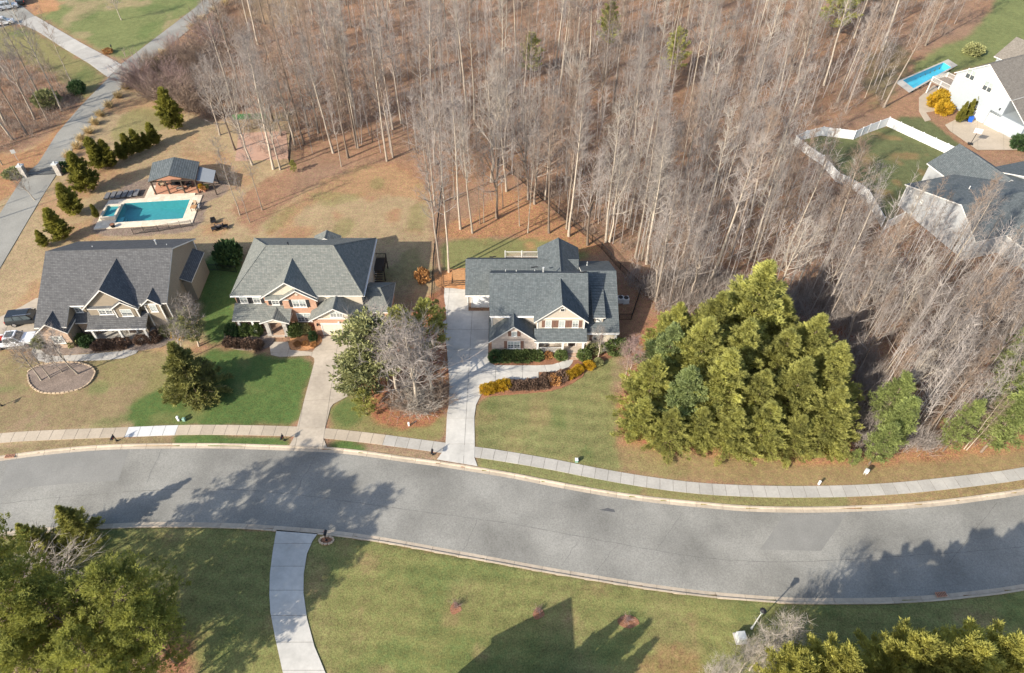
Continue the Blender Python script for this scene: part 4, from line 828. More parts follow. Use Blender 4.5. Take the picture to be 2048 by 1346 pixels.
def bare_tree(seed, h, cb, spread, r0, nb, subs=5, tw=7, twl=1.0, wob=0.02, rise=0.55, fork=False, twr=0.016):
    g = np.random.default_rng(seed); tr = []; br = []; twg = []
    def trunk(base, top, r, n=9, wob=wob):
        L = np.linalg.norm(top - base); off = np.cumsum(g.normal(0, wob * L / n, (n + 1, 3)), 0); off -= off[0]; off[:, 2] = 0
        p = [base + (top - base) * i / n + off[i] for i in range(n + 1)]
        rr = [r * (1 - 0.88 * (i / n)) ** 0.9 * (1.35 if i == 0 else 1) for i in range(n + 1)]
        return p, rr
    stems = [trunk(np.zeros(3), np.array([g.normal(0, .02) * h, g.normal(0, .02) * h, h * .95]), r0)]
    if fork:
        p, rr = stems[0]; k = 4
        for e in range(2):
            az = g.uniform(0, 6.28); stems.append(trunk(p[k], p[k] + np.array([math.cos(az) * h * .16, math.sin(az) * h * .16, h * .5]), rr[k] * .75, 7, wob * 1.5)); k -= 1
    for p, rr in stems:
        for i in range(len(p) - 1): tr.append((*p[i], *p[i + 1], rr[i], rr[i + 1]))
    for si, (p, rr) in enumerate(stems):
        n = len(p) - 1; az = g.uniform(0, 6.28); lo = cb if si == 0 else 0.15; cnt = nb if si == 0 else nb // 2
        for b_ in range(cnt):
            t = lo + (0.99 - lo) * ((b_ + g.random()) / cnt) ** 0.9; i = min(int(t * n), n - 1); f = t * n - i
            s = p[i] * (1 - f) + p[i + 1] * f; rb_ = (rr[i] * (1 - f) + rr[i + 1] * f)
            az += 2.4 + g.normal(0, .4); q = (t - lo) / (1 - lo)
            Lb = spread * (1 - .7 * q) * g.uniform(.6, 1.15) * (0.55 + 0.9 * min(1, q * 4) if q < .2 else 1)
            el = rise + g.normal(0, .15) + .35 * q; d = np.array([math.cos(az) * math.cos(el), math.sin(az) * math.cos(el), math.sin(el)])
            r = min(rb_ * .55, .02 + .018 * Lb); m = 4; pts = [s]
            for k in range(m):
                d = unit(d + np.array([g.normal(0, .13), g.normal(0, .13), .10])); pts.append(pts[-1] + d * Lb / m)
            for k in range(m): br.append((*pts[k], *pts[k + 1], r * (1 - k / m * .8), r * (1 - (k + 1) / m * .8)))
            for sb in range(subs):
                t2 = g.uniform(.2, 1.0) * m; i2 = min(int(t2), m - 1); s2 = pts[i2] + (pts[i2 + 1] - pts[i2]) * (t2 - i2)
                d2 = unit((pts[i2 + 1] - pts[i2]) / (Lb / m) * .7 + g.normal(0, .55, 3) + np.array([0, 0, .25])); L2 = Lb * g.uniform(.22, .45)
                mid = s2 + d2 * L2 * .5; end = mid + unit(d2 + g.normal(0, .25, 3) + np.array([0, 0, .15])) * L2 * .5
                br.append((*s2, *mid, r * .42, r * .3)); br.append((*mid, *end, r * .3, r * .14))
                for q_ in range(tw):
                    u_ = g.uniform(.15, 1); s3 = s2 + (mid - s2) * u_ * 2 if u_ < .5 else mid + (end - mid) * (u_ * 2 - 1)
                    d3 = unit(d2 * .8 + g.normal(0, .6, 3) + np.array([0, 0, .2])); L3 = twl * g.uniform(.5, 1.3)
                    twg.append((*s3, *(s3 + d3 * L3), twr, twr * .3))
    return tr, br, twg
TREES = {}
def make_bare(key, seed, bark, twig, **kw):
    tr, br, tw = bare_tree(seed, **kw)
    a = mesh_np('trunk', *tube_np(tr, 7), M[bark], True)
    V_, F_ = merge(tube_np(br, 4), tube_np(tw, 3)); b_ = mesh_np('crown', V_, F_, M[twig], True)
    TREES[key] = (a, b_, kw['h'])
def place(key, name, label, cat, loc, h, rz, group=None, sx=1.0, tilt=(0, 0)):
    a, b_, h0 = TREES[key]; s = h / h0
    o = thing(name, label, cat, loc, rz, group); o.scale = (s * sx, s * sx, s); o.rotation_euler = (tilt[0], tilt[1], rz)
    if a: link('trunk', a, o)
    link('crown', b_, o); return o
forest = []
for i in range(6): make_bare('tall%d' % i, 100 + i, ('bark_pale', 'bark_grey', 'bark_pale', 'bark_grey', 'bark_brown', 'bark_pale')[i], ('twig_grey', 'twig_warm', 'twig_grey', 'twig_grey', 'twig_warm', 'twig_pale')[i], h=24.0, cb=(.42, .5, .55, .38, .48, .45)[i], spread=(3.9, 3.4, 3.1, 4.3, 3.5, 4.0)[i], r0=.17 + .02 * (i % 3), nb=28, subs=5, tw=7, twl=1.05, twr=.013)
for i in range(4): make_bare('thin%d' % i, 200 + i, ('bark_grey', 'bark_pale', 'bark_brown', 'bark_grey')[i], ('twig_grey', 'twig_warm', 'twig_warm', 'twig_grey')[i], h=17.0, cb=.35, spread=2.7, r0=.10, nb=22, subs=4, tw=5, twl=.95, twr=.013)
for i in range(3): make_bare('broad%d' % i, 300 + i, ('bark_brown', 'bark_grey', 'bark_pale')[i], ('twig_grey', 'twig_grey', 'twig_pale')[i], h=17.0, cb=.3, spread=5.6, r0=.2, nb=18, subs=5, tw=5, twl=1.1, wob=.05, fork=True, twr=.013)
for i in range(2): make_bare('yard%d' % i, 400 + i, 'bark_pale', 'twig_grey', h=9.0, cb=.28, spread=3.4, r0=.12, nb=16, subs=5, tw=6, twl=.75, wob=.05, fork=True, twr=.012)
for i in range(2): make_bare('pink%d' % i, 420 + i, 'bark_pale', 'twig_pale', h=8.0, cb=.2, spread=3.6, r0=.09, nb=16, subs=5, tw=6, twl=.8, wob=.05, fork=True, twr=.012)
make_bare('birch0', 410, 'bark_pale', 'twig_red', h=9.0, cb=.45, spread=2.8, r0=.09, nb=18, subs=6, tw=7, twl=.8, twr=.012)
def bare_shrub(key, seed, twig, h=3.0, stems=38, spread=.55):
    g = np.random.default_rng(seed); sg = []; tw = []
    for i in range(stems):
        az = g.uniform(0, 6.28); el = g.uniform(.55, 1.5); p = np.array([g.normal(0, .15), g.normal(0, .15), 0]); d = np.array([math.cos(az) * math.cos(el), math.sin(az) * math.cos(el), math.sin(el)])
        L_ = h * g.uniform(.55, 1.05); r = .022
        for k in range(4):
            q = p + d * L_ / 4; sg.append((*p, *q, r * (1 - k * .2), r * (.8 - k * .2)))
            for e in range(6):
                d3 = unit(d + g.normal(0, .55, 3) + np.array([0, 0, .1])); s3 = p + (q - p) * g.random(); tw.append((*s3, *(s3 + d3 * g.uniform(.3, .8) * h / 3), .011, .003))
            p = q; d = unit(d + g.normal(0, .18, 3))
    V_, F_ = merge(tube_np(sg, 3), tube_np(tw, 3)); TREES[key] = (None, mesh_np('crown', V_, F_, M[twig], True), h)
bare_shrub('bsh0', 1, 'twig_pale'); bare_shrub('bsh1', 2, 'twig_red'); bare_shrub('bsh2', 3, 'twig_warm')
# ---- evergreens
def quads(g, pos, dr, L_, W_, k, spread):
    n = len(pos); pos = np.repeat(pos, k, 0); dr = np.repeat(dr, k, 0)
    d = dr + g.normal(0, spread, dr.shape); d /= np.linalg.norm(d, axis=1)[:, None] + 1e-9
    s = np.cross(d, g.normal(0, 1, d.shape)); s /= np.linalg.norm(s, axis=1)[:, None] + 1e-9
    l = (L_ * g.uniform(.6, 1.3, len(d)))[:, None]; w_ = (W_ * g.uniform(.7, 1.3, len(d)))[:, None]
    b0 = pos + d * l * g.uniform(-.1, .25, (len(d), 1)); V_ = np.stack([b0, b0 + d * l * .45 + s * w_, b0 + d * l, b0 + d * l * .45 - s * w_], 1).reshape(-1, 3)
    return V_, np.arange(len(V_)).reshape(-1, 4)
def conifer(key, seed, leaf, h, rmax, prof, nb, per, L_, W_, k=3, base=.08, elev=.3, lat=.28, inner=.3, droop=0.0, spread=.45, bark='bark_brown', tuft=False, lean=0.0, trunk_r=None):
    g = np.random.default_rng(seed); tr = []; br = []; PP = []; DD = []
    n = 8; tp = [np.array([lean * h * (i / n) ** 2, 0, h * i / n]) for i in range(n + 1)]; R0 = trunk_r or h * .014
    for i in range(n): tr.append((*tp[i], *tp[i + 1], R0 * (1 - i / n * .9), R0 * (1 - (i + 1) / n * .9)))
    az = 0
    for b_ in range(nb):
        t = (b_ + g.random()) / nb; t = base + (1 - base) * t; z = t * h; c = tp[min(int(t * n), n - 1)] + (tp[min(int(t * n) + 1, n)] - tp[min(int(t * n), n - 1)]) * (t * n - int(t * n))
        az += 2.399 + g.normal(0, .5); q = (t - base) / (1 - base); Lb = max(.25, rmax * prof(q) * g.uniform(.68, 1.18))
        el = elev + .5 * q + g.normal(0, .12); d = np.array([math.cos(az) * math.cos(el), math.sin(az) * math.cos(el), math.sin(el)])
        e = c + d * Lb; br.append((*c, *e, .012 + .008 * Lb, .008)); sd = np.array([-math.sin(az), math.cos(az), 0])
        m = max(6, int(per * (0.35 + Lb / rmax)))
        if tuft:
            nt = max(2, int(m / 14))
            for j in range(nt):
                u_ = g.uniform(inner, 1.05); cc = c + d * Lb * u_ + sd * g.normal(0, lat * Lb * .6) + np.array([0, 0, g.normal(0, .18)])
                dd = g.normal(0, 1, (14, 3)); dd[:, 2] = np.abs(dd[:, 2]) * .9 + .1; dd += d * .5; dd /= np.linalg.norm(dd, axis=1)[:, None]
                PP.append(cc + dd * g.uniform(.0, .38, (14, 1))); DD.append(dd)
        else:
            u_ = inner + (1.05 - inner) * g.random(m) ** .8; ls = g.normal(0, 1, m) * lat * Lb * (1.15 - u_)
            pos = c + d[None] * (Lb * u_)[:, None] + sd[None] * ls[:, None] + g.normal(0, .08, (m, 3)); pos[:, 2] -= droop * Lb * u_ ** 2
            dd = d[None] * .8 + sd[None] * (np.sign(ls) * .5)[:, None] + np.array([0, 0, .25 - droop * .8])[None]; PP.append(pos); DD.append(dd)
    V_, F_ = merge(quads(g, np.concatenate(PP), np.concatenate(DD), L_, W_, k, spread))
    tm = mesh_np('trunk', *merge(tube_np(tr, 7), tube_np(br, 3)), M[bark], True)
    TREES[key] = (tm, mesh_np('crown', V_, F_, M[leaf]), h)
cone = lambda q: (1 - q) ** .85 * min(1, .55 + q * 4)
egg = lambda q: math.sin(math.pi * (0.12 + .88 * q) ** .8) ** .7
dome = lambda q: (1 - q ** 2.2) ** .6 * min(1, .6 + q * 3)
for i in range(4): conifer('stand%d' % i, 500 + i, 'leaf_virginia', 13.0, 4.9 + .3 * (i % 2), (lambda q: (1 - q) ** 1.05 + .04) if i % 2 else (lambda q: (1 - q) ** .85 * min(1, .85 + q)), 150, 110, .34, .042, 5, .0, .3, .17, .2, spread=.36)
conifer('cool0', 510, 'leaf_virginia_cool', 12.0, 4.2, cone, 120, 85, .36, .062, 4, .04, .25, .3, .25)
for i in range(3): conifer('cyp%d' % i, 520 + i, 'leaf_cypress', 6.0, 2.1, lambda q: (1 - q) ** .55 * min(1, .8 + q * 3), 130, 44, .3, .055, 4, .0, .75, .25, .25, spread=.35)
conifer('cedar', 530, 'leaf_cedar', 9.0, 4.5, lambda q: (1 - q) ** .9, 150, 85, .42, .055, 4, .0, .22, .16, .2, droop=.22, spread=.35)
for i in range(3): conifer('pine%d' % i, 540 + i, 'leaf_pine', 13.0, 3.2 + .4 * i, lambda q: (1 - q) ** .6 * min(1, .5 + q * 2), 62, 120, .40, .045, 2, .15, .25, .32, .35, tuft=True, spread=.3)
for i in range(2): conifer('gold%d' % i, 550 + i, 'leaf_pine_gold', 15.0, 4.3, dome, 64, 150, .3, .034, 4, .3, .2, .34, .35, tuft=True, spread=.32)
for i in range(2): conifer('yg%d' % i, 560 + i, 'leaf_yellowgreen', 14.0, 3.7, lambda q: egg(q) * .9 + .05, 120, 95, .3, .04, 4, .1, .5, .2, .3, spread=.42)
conifer('loose', 570, 'leaf_olive', 8.0, 2.8, egg, 70, 46, .28, .07, 3, .15, .5, .4, .2, bark='bark_grey')
for i in range(2): conifer('vpine%d' % i, 580 + i, 'leaf_virginia', 10.0, 3.0, dome, 50, 52, .36, .07, 3, .12, .35, .34, .35, bark='bark_dark')
def shrub_mesh(key, seed, leaf, n=900, size=.16, dims=(1, 1, 1), box=False, lump=.12):
    g = np.random.default_rng(seed)
    if box:
        p = g.uniform(-1, 1, (n, 3)); ax = g.choice(3, n, p=(.2, .2, .6)); p[np.arange(n), ax] = np.sign(p[np.arange(n), ax]) * g.uniform(.8, 1.0, n); d = np.zeros((n, 3)); d[np.arange(n), ax] = np.sign(p[np.arange(n), ax]); p[:, 2] = (p[:, 2] + 1) / 2
    else:
        d = g.normal(0, 1, (n, 3)); d /= np.linalg.norm(d, axis=1)[:, None]; rr = g.uniform(.62, 1.0, n) * (1 + lump * np.sin(d[:, 0] * 5 + seed) * np.cos(d[:, 1] * 4 + d[:, 2] * 3)); p = d * rr[:, None]; p[:, 2] = (p[:, 2] + .85) / 1.85
    p = p * np.array(dims); d = d + np.array([0, 0, .5])
    V_, F_ = quads(g, p, d, size, size * .32, 2, .5); return mesh_np('foliage', V_, F_, M[leaf])
SH = {'box': shrub_mesh('box', 1, 'leaf_box', 1000, .2), 'holly': shrub_mesh('holly', 2, 'leaf_holly', 1000, .2), 'gold': shrub_mesh('gold', 3, 'leaf_gold', 900, .2), 'plum': shrub_mesh('plum', 4, 'leaf_plum', 900, .2), 'olive': shrub_mesh('olive', 5, 'leaf_olive', 900, .2), 'rust': shrub_mesh('rust', 6, 'leaf_rust', 600, .2, lump=.3)}
def shrub(kind, name, label, px, py, r, h, rz=0.0, group=None, ry=None, cat='shrub', loc=None):
    p = loc or P(px, py); o = link(name, SH[kind], None, p, rz); o.scale = (r, ry or r, h); return tag(o, label, cat, group)
rg = random.Random(11)
GF = 'bare winter trees of the woods'
LB = {'tall': 'tall slender bare tree with a straight pale trunk in the leaf-covered woods', 'thin': 'young thin bare tree with fine upright twigs in the woods', 'broad': 'bare tree with forked trunk and wide grey crown in the woods'}
def where(px, py):
    if px < 200: return 'in the brush beyond the lane'
    if px > 1700 and py > 480: return 'between the white house and the leaf verge'
    if px > 1560 and py < 230: return 'in the woods towards the blue house'
    if px > 1400 and py < 480: return 'in the woods outside the white vinyl fence'
    if px > 1180 and py > 400: return 'in the woods behind the evergreen stand'
    if px < 640 and py > 180: return 'around the clay court'
    if px < 640: return 'in the woods beside the roadside brush'
    if py > 390: return 'at the back of the cream house yard'
    if px < 800 and py > 180: return 'in the red leaves behind the brick house yard'
    if px < 1000: return 'in the deep woods beyond the brick house'
    return 'in the deep woods beyond the cream house'
BK = {'bark_pale': 'pale', 'bark_grey': 'grey', 'bark_brown': 'brown'}
def wood_tree(px, py, key=None, h=None, k='tall', group=GF):
    if key is None: key = {'tall': 'tall%d' % rg.randrange(6), 'thin': 'thin%d' % rg.randrange(4), 'broad': 'broad%d' % rg.randrange(3)}[k]
    hh = h or {'tall': rg.uniform(20, 27), 'thin': rg.uniform(11, 18), 'broad': rg.uniform(14, 20)}[k]
    if px > 1690 and py > 480 and not h: hh *= .8
    p = P(px, py); forest.append((p[0], p[1])); bk = BK[TREES[key][0].materials[0].name]
    lab = {'tall': 'tall bare tree with straight %s trunk', 'thin': 'young thin bare tree with %s stem', 'broad': 'wide-crowned bare tree with forked %s trunk'}[k] % bk + ' ' + where(px, py)
    place(key, 'bare_tree', lab, 'tree', p, hh, rg.uniform(0, 6.28), group, rg.uniform(.85, 1.1), (rg.gauss(0, .02), rg.gauss(0, .02)))
NT = 0
known = [(713.6, 296), (774, 322), (786, 314.5), (881.7, 547.6), (898, 544.6), (945, 466), (921, 458), (983, 364), (993.7, 435.6), (1013, 382.6), (1057, 399), (1069, 408), (1098, 466), (1133, 458), (1137.5, 472), (1175, 490), (1211.7, 484), (1219, 484), (1270.7, 516), (1282.8, 520), (1293, 528), (869.6, 411.5), (666.6, 306), (696, 316), (716, 296), (683, 211), (703.5, 212), (710, 223.5), (547, 338), (561, 339), (617, 256), (25, 279), (54.6, 269), (70, 239), (124, 221), (86, 203), (1909, 743), (1700, 640), (1745, 580), (1640, 560), (1560, 540), (1500, 520)]
knownthin = [(1039, 452), (1055.7, 466), (960, 448), (968, 445), (1006, 416), (909, 399), (706, 282), (745, 284), (683, 333), (647.6, 282), (480, 430), (500, 445), (525, 420), (1928, 898), (1933, 900), (1872, 893), (1840, 840), (1770, 720), (1812, 640)]
for q in known: wood_tree(*q, k='tall' if rg.random() < .85 else 'broad'); NT += 1
for q in knownthin: wood_tree(*q, k='thin'); NT += 1
for q in ((470, 300), (505, 330), (540, 300), (590, 290), (440, 270), (1100, 330), (1010, 300), (870, 330), (1850, 720), (1960, 760), (1780, 680), (1720, 740)): wood_tree(*q, k='broad'); NT += 1
for q in ((1655, 640), (1690, 690), (1730, 650), (1720, 700), (1760, 760), (1800, 700), (1830, 770), (1870, 700), (1880, 800), (1930, 720), (1960, 830), (1990, 700), (1780, 820), (1740, 830), (1700, 600), (1640, 610), (1590, 585), (1550, 600), (1340, 610), (1310, 590), (1380, 600)): wood_tree(*q, k='broad' if rg.random() < .7 else 'tall', h=rg.uniform(11, 15)); NT += 1
for q in ((1800, 482), (1845, 505), (1885, 532), (1930, 548), (1965, 565), (2000, 580), (1830, 470)): wood_tree(*q, k='thin', h=rg.uniform(11, 14)); NT += 1
WOODS = [(450, -8), (500, 60), (470, 130), (430, 180), (445, 250), (560, 330), (640, 330), (700, 320), (795, 305), (865, 380), (895, 445), (1180, 470), (1260, 520), (1330, 640), (1480, 560), (1700, 660), (1740, 760), (1790, 880), (1930, 890), (2048, 860), (2200, 700), (2100, 560), (1990, 530), (1880, 520), (1790, 470), (1700, 380), (1585, 300), (1640, 245), (1780, 215), (1760, 160), (1820, 110), (1900, 70), (1960, 20), (1985, -8)]
def pin(poly, x, y):
    r = False
    for i in range(len(poly)):
        x0, y0 = poly[i - 1]; x1, y1 = poly[i]
        if (y0 > y) != (y1 > y) and x < (x1 - x0) * (y - y0) / (y1 - y0) + x0: r = not r
    return r
CLEAR = [(860, 395), (1000, 330), (1090, 410), (1220, 500), (1180, 560), (860, 560)]
CLEAR2 = [(600, 300), (795, 230), (860, 380), (560, 345)]
pix = known + knownthin; tries = 0
while NT < 325 and tries < 40000:
    tries += 1; x = rg.uniform(430, 2150); y = rg.uniform(-6, 890)
    if rg.random() > (1.0 if y < 330 else .75): continue
    if not pin(WOODS, x, y) or (pin(CLEAR, x, y)) or (pin(CLEAR2, x, y) and rg.random() < .75): continue
    if 560 < y and x > 1240 and rg.random() < .3: continue
    if (1540 < x < 1810 and 250 < y < 540 and rg.random() < .6) or (1760 < x and 440 < y < 640 and rg.random() < .7): continue
    md = 24 if y > 150 else 19
    if any((x - a) ** 2 + ((y - b_) * 1.5) ** 2 < md * md for a, b_ in pix): continue
    pix.append((x, y)); r_ = rg.random(); wood_tree(x, y, k=('thin' if r_ < .75 else 'tall') if (x > 1540 and y > 250) else ('tall' if r_ < .5 else ('thin' if r_ < .82 else 'broad'))); NT += 1
for q in ((12, 250), (40, 200), (105, 165), (130, 190), (20, 160), (150, 180), (-30, 230), (95, 240), (-60, 340), (-100, 390), (-50, 430), (-130, 480), (-20, 300), (5, 330)): wood_tree(*q, k=rg.choice(['tall', 'thin']), group=GF)
print('wood trees', NT, tries)
# evergreens within the woods
for (px, py, h_, lab) in ((1062, 150, 9, 'yellow-green pine alone among bare trunks, topmost of the woods'), (1345, 150, 10, 'dark olive pine beside tall white trunks in the woods'), (1215, 95, 10, 'hazy olive pine half hidden behind bare branches'), (1660, 70, 16, 'large olive pine deep in the woods towards the blue house'), (1690, 30, 14, 'tall sparse pine behind the large olive one in the woods'), (590, 345, 2.5, 'low dark evergreen at the edge of the clay court')):
    place('vpine%d' % (int(px) % 2), 'pine_tree', lab, 'tree', P(px, py), h_, px)
# understorey brush: twig masses nobody could count
def brush(name, polys, n, hmin, hmax, m, seed, label, excl=()):
    g = random.Random(seed); gn = np.random.default_rng(seed); C0 = []
    while len(C0) < n:
        poly = g.choice(polys); x = g.uniform(min(p[0] for p in poly), max(p[0] for p in poly)); y = g.uniform(min(p[1] for p in poly), max(p[1] for p in poly))
        if pin(poly, x, y) and not any(pin(e, x, y) for e in excl): C0.append((*P(x, y)[:2], g.uniform(hmin, hmax)))
    C0 = np.array(C0); k = 46; c = np.repeat(C0, k, 0); az = gn.uniform(0, 6.28, len(c)); el = gn.uniform(.5, 1.5, len(c)); d = np.stack([np.cos(az) * np.cos(el), np.sin(az) * np.cos(el), np.sin(el)], 1)
    st = np.stack([c[:, 0], c[:, 1], np.zeros(len(c))], 1) + np.stack([gn.normal(0, .45, len(c)), gn.normal(0, .45, len(c)), gn.uniform(0, .55, len(c)) * c[:, 2]], 1); L_ = (c[:, 2] * gn.uniform(.25, .75, len(c)))[:, None]
    s = np.cross(d, gn.normal(0, 1, d.shape)); s /= np.linalg.norm(s, axis=1)[:, None]; wv = .021
    V_ = np.stack([st - s * wv, st + s * wv, st + d * L_ + gn.normal(0, .12, d.shape)], 1).reshape(-1, 3)
    tag(link(name, mesh_np(name, V_, np.arange(len(V_)).reshape(-1, 3), M[m])), label, 'brush', kind='stuff')
brush('undergrowth', [WOODS], 2700, .9, 4.2, 'brush', 7, 'brown twiggy undergrowth covering the floor of the woods', (CLEAR, CLEAR2))
brush('roadside_brush', [[(240, 165), (300, 120), (385, 75), (450, 0), (520, 0), (490, 80), (450, 160), (440, 240), (380, 230), (330, 210), (270, 190)]], 620, 1.5, 4.2, 'twig_warm', 8, 'dense reddish brush beside the far end of the lane')
brush('lane_brush', [[(-60, 110), (60, 110), (150, 165), (160, 205), (90, 270), (-60, 330)]], 420, .8, 2.6, 'brush', 9, 'brown brush on the far side of the lane')
brush('stand_brush', [[(1250, 560), (1330, 545), (1700, 600), (1790, 860), (1880, 900), (1700, 900), (1680, 680), (1300, 620)]], 700, 1.2, 4.2, 'twig_grey', 10, 'greyish brush around the evergreen stand')
def sapling_mass(name, poly, n, seed, label, excl=()):
    g = random.Random(seed); gn = np.random.default_rng(seed); S = []; Vt = []
    while n > 0:
        x = g.uniform(min(p[0] for p in poly), max(p[0] for p in poly)); y = g.uniform(min(p[1] for p in poly), max(p[1] for p in poly))
        if not pin(poly, x, y) or any(pin(e, x, y) for e in excl): continue
        n -= 1; p = np.array(P(x, y)); h_ = g.uniform(7, 15); top = p + np.array([g.gauss(0, .03) * h_, g.gauss(0, .03) * h_, h_]); md = (p + top) / 2 + np.array([g.gauss(0, .15), g.gauss(0, .15), 0]); r_ = g.uniform(.045, .085)
        S.append((*p, *md, r_, r_ * .65)); S.append((*md, *top, r_ * .65, .01)); k = 64
        t = gn.uniform(.3, 1, k); c = np.where(t[:, None] < .5, p + (md - p) * t[:, None] * 2, md + (top - md) * (t[:, None] * 2 - 1)); az = gn.uniform(0, 6.28, k); el = gn.uniform(.5, 1.25, k)
        d_ = np.stack([np.cos(az) * np.cos(el), np.sin(az) * np.cos(el), np.sin(el)], 1); L_ = (h_ * .17 * (1.25 - t) * gn.uniform(.5, 1.3, k) + .35)[:, None]; s = np.cross(d_, gn.normal(0, 1, d_.shape)); s /= np.linalg.norm(s, axis=1)[:, None]
        off = gn.uniform(0, .5, (k, 1)) * L_ * (gn.random((k, 1)) < .5); b0 = c + d_ * off; e = b0 + (d_ + gn.normal(0, .25, d_.shape)) * L_; Vt.append(np.stack([b0 - s * .02, b0 + s * .02, e + s * .006, e - s * .006], 1).reshape(-1, 3))
    V1, F1 = tube_np(S, 5); V2 = np.concatenate(Vt); V_, F_ = merge((V1, F1), (V2, np.arange(len(V2)).reshape(-1, 4)))
    tag(link(name, mesh_np(name, V_, F_, M['sapling'])), label, 'saplings', kind='stuff')
sapling_mass('saplings', WOODS, 1050, 31, 'countless thin saplings filling the woods between the larger trunks', (CLEAR, [(1560, 240), (1800, 240), (1940, 320), (2050, 560), (1800, 520), (1700, 420), (1570, 320)]))
# the evergreen stand beside the front lawn
GS = 'evergreens of the stand beside the front lawn'
ST = [(1258, 872, 7), (1318, 894, 6.2), (1382, 888, 7.5), (1452, 902, 7), (1518, 896, 8), (1590, 906, 7.5), (1650, 886, 9), (1275, 815, 10), (1345, 842, 10.5), (1418, 836, 11), (1498, 848, 11), (1572, 846, 11.5), (1638, 822, 11.5), (1310, 755, 11.5), (1372, 778, 12), (1452, 782, 13), (1540, 785, 13), (1600, 762, 11), (1325, 700, 10), (1404, 712, 12.5), (1476, 706, 15), (1532, 715, 13)]
for i, (px, py, h_) in enumerate(ST):
    cool = i in (8, 13); row = 'along the leaf verge' if py > 860 else ('in the second row of the stand' if py > 795 else ('in the third row of the stand' if py > 740 else 'at the woods side of the stand'))
    place('cool0' if cool else 'stand%d' % (i % 4), 'evergreen_tree', 'bluish green conifer within the yellow-green evergreen stand' if cool else 'bushy yellow-green conifer %s beside the front lawn' % row, 'tree', P(1462 + (px - 1462) * .9, 790 + (py - 790) * .94), h_ * (.97 + .12 * math.sin(i * 2.3)), i * 2.1, GS, 1.27 if h_ > 9.5 else 1.36)
for px, py, ty, lab in ((1738, 928, 852, 'bright green pine at the front of the trio on the red leaf verge'), (1764, 896, 800, 'bright green pine in the middle of the trio on the leaf verge'), (1752, 852, 752, 'tallest of the three bright green pines on the leaf verge'), (1700, 930, 900, 'knee-high young pine at the edge of the leaf verge'), (1886, 902, 806, 'thin pine beside two white saplings'), (1962, 904, 790, 'large bushy pine at the bend of the pavement'), (1978, 840, 716, 'dense pine behind the bushy one at the road bend'), (1992, 770, 640, 'tall pine deepest in the group at the road bend'), (2060, 860, 720, 'wide pine farther along the road bend')):
    place('pine%d' % (px % 3), 'pine_tree', lab, 'tree', P(px, py), hgt(px, py, ty), px * .7, sx=.8 if px == 1886 else 1.1)
# cypress row along the lane
for i, (px, py, ty) in enumerate(((92, 493, 464), (128, 480, 424), (152, 430, 374), (180, 384, 314), (205, 338, 282), (226, 334, 286), (248, 320, 288), (264, 312, 272), (282, 306, 264), (298, 298, 268), (313, 290, 250), (353, 260, 186))):
    place('cyp%d' % (i % 3), 'cypress_tree', 'golden green cypress in the row above the lane' if i != 11 else 'tall slim cypress apart at the upper end of the cypress row', 'tree', P(px, py), hgt(px, py, ty) * 1.05, i * 1.7, 'cypress row above the lane' if i != 11 else None, 1.15)
place('cedar', 'cedar_tree', 'golden brown cedar spreading over the lawn between tan and brick houses', 'tree', P(396, 790), hgt(396, 790, 690), 0.4, sx=.86)
place('loose', 'evergreen_tree', 'loose pale olive tree between the cedar and the tan house', 'tree', P(398, 688), 6.0, 1.0)
place('loose', 'evergreen_tree', 'small olive tree touching the corner of the tan house', 'tree', P(362, 676), 3.6, 2.0)
shrub('holly', 'holly_bush', 'dark round holly between tan and brick houses', 462, 524, 2.0, 3.6)
for px, py, h_, lab, key in ((398, 692, 9, 'bare yard tree with white trunk beside the cedar', 'yard0'), (366, 722, 7.5, 'bare leaning tree on the lawn by the tan house', 'yard1'), (156, 748, 9, 'bare tree at the right end of the mulch island', 'yard0'), (100, 756, 6, 'thin bare tree in the middle of the mulch island', 'yard1'), (83, 761, 8, 'dark-limbed bare tree at the rim of the mulch island', 'yard1'), (124, 744, 5, 'smallest bare tree on the mulch island', 'yard0'), (243, 40, 9, 'lone bare tree on the lawn beyond the lane', 'yard1'), (1196, 716, 5.5, 'small bare ornamental tree in front of the right wing', 'yard0'), (70, 400, 6, 'small bare tree beside the lane near the gate', 'yard1')):
    place(key, 'bare_tree', lab, 'tree', P(px, py), h_, px * .37, tilt=(0, -.12 if px < 420 else 0))
for k, (px, py) in enumerate(((1249, 769), (1255, 768))): place('birch0', 'birch_tree', 'slim white birch at the edge of the front lawn', 'tree', P(px, py), 8.4, k * 2.2, 'pair of birches by the evergreen stand')
# island between the two driveways
for px, py, h_, key, lab in ((760, 775, 11, 'loose', 'crooked dark-trunked pine between the two driveways'), (806, 700, 7, 'vpine0', 'pine hiding the low right wing of the brick house'), (728, 800, 7.5, 'loose', 'bushy pine overhanging the brick house driveway'), (735, 828, 4.2, 'vpine0', 'low pine at the lower left of the island'), (862, 692, 7.5, 'vpine0', 'pine beside the cream house driveway with golden leaves')):
    place(key, 'pine_tree', lab, 'tree', P(px, py), h_ * 1.1, px, sx=1.15)
for k, (px, py, h_) in enumerate(((800, 800, 13), (836, 812, 14), (864, 800, 13), (780, 770, 13))): place('yard%d' % (k % 2), 'bare_tree', 'pale many-branched bare tree in the red leaves between the driveways', 'tree', P(px, py), h_, k * 2.0, 'bare trees of the driveway island', 1.25)
for k, (px, py, h_) in enumerate(((800, 818, 3.6), (825, 822, 3.8), (850, 822, 3.4), (875, 812, 3.6), (838, 800, 4), (810, 796, 3.6), (880, 785, 3.2))): place('bsh%d' % (0 if k % 3 else 2), 'bare_shrub', 'leafless grey shrub in the red leaves of the driveway island', 'shrub', P(px, py), h_, k * 1.3, 'leafless shrubs of the driveway island', 1.2)
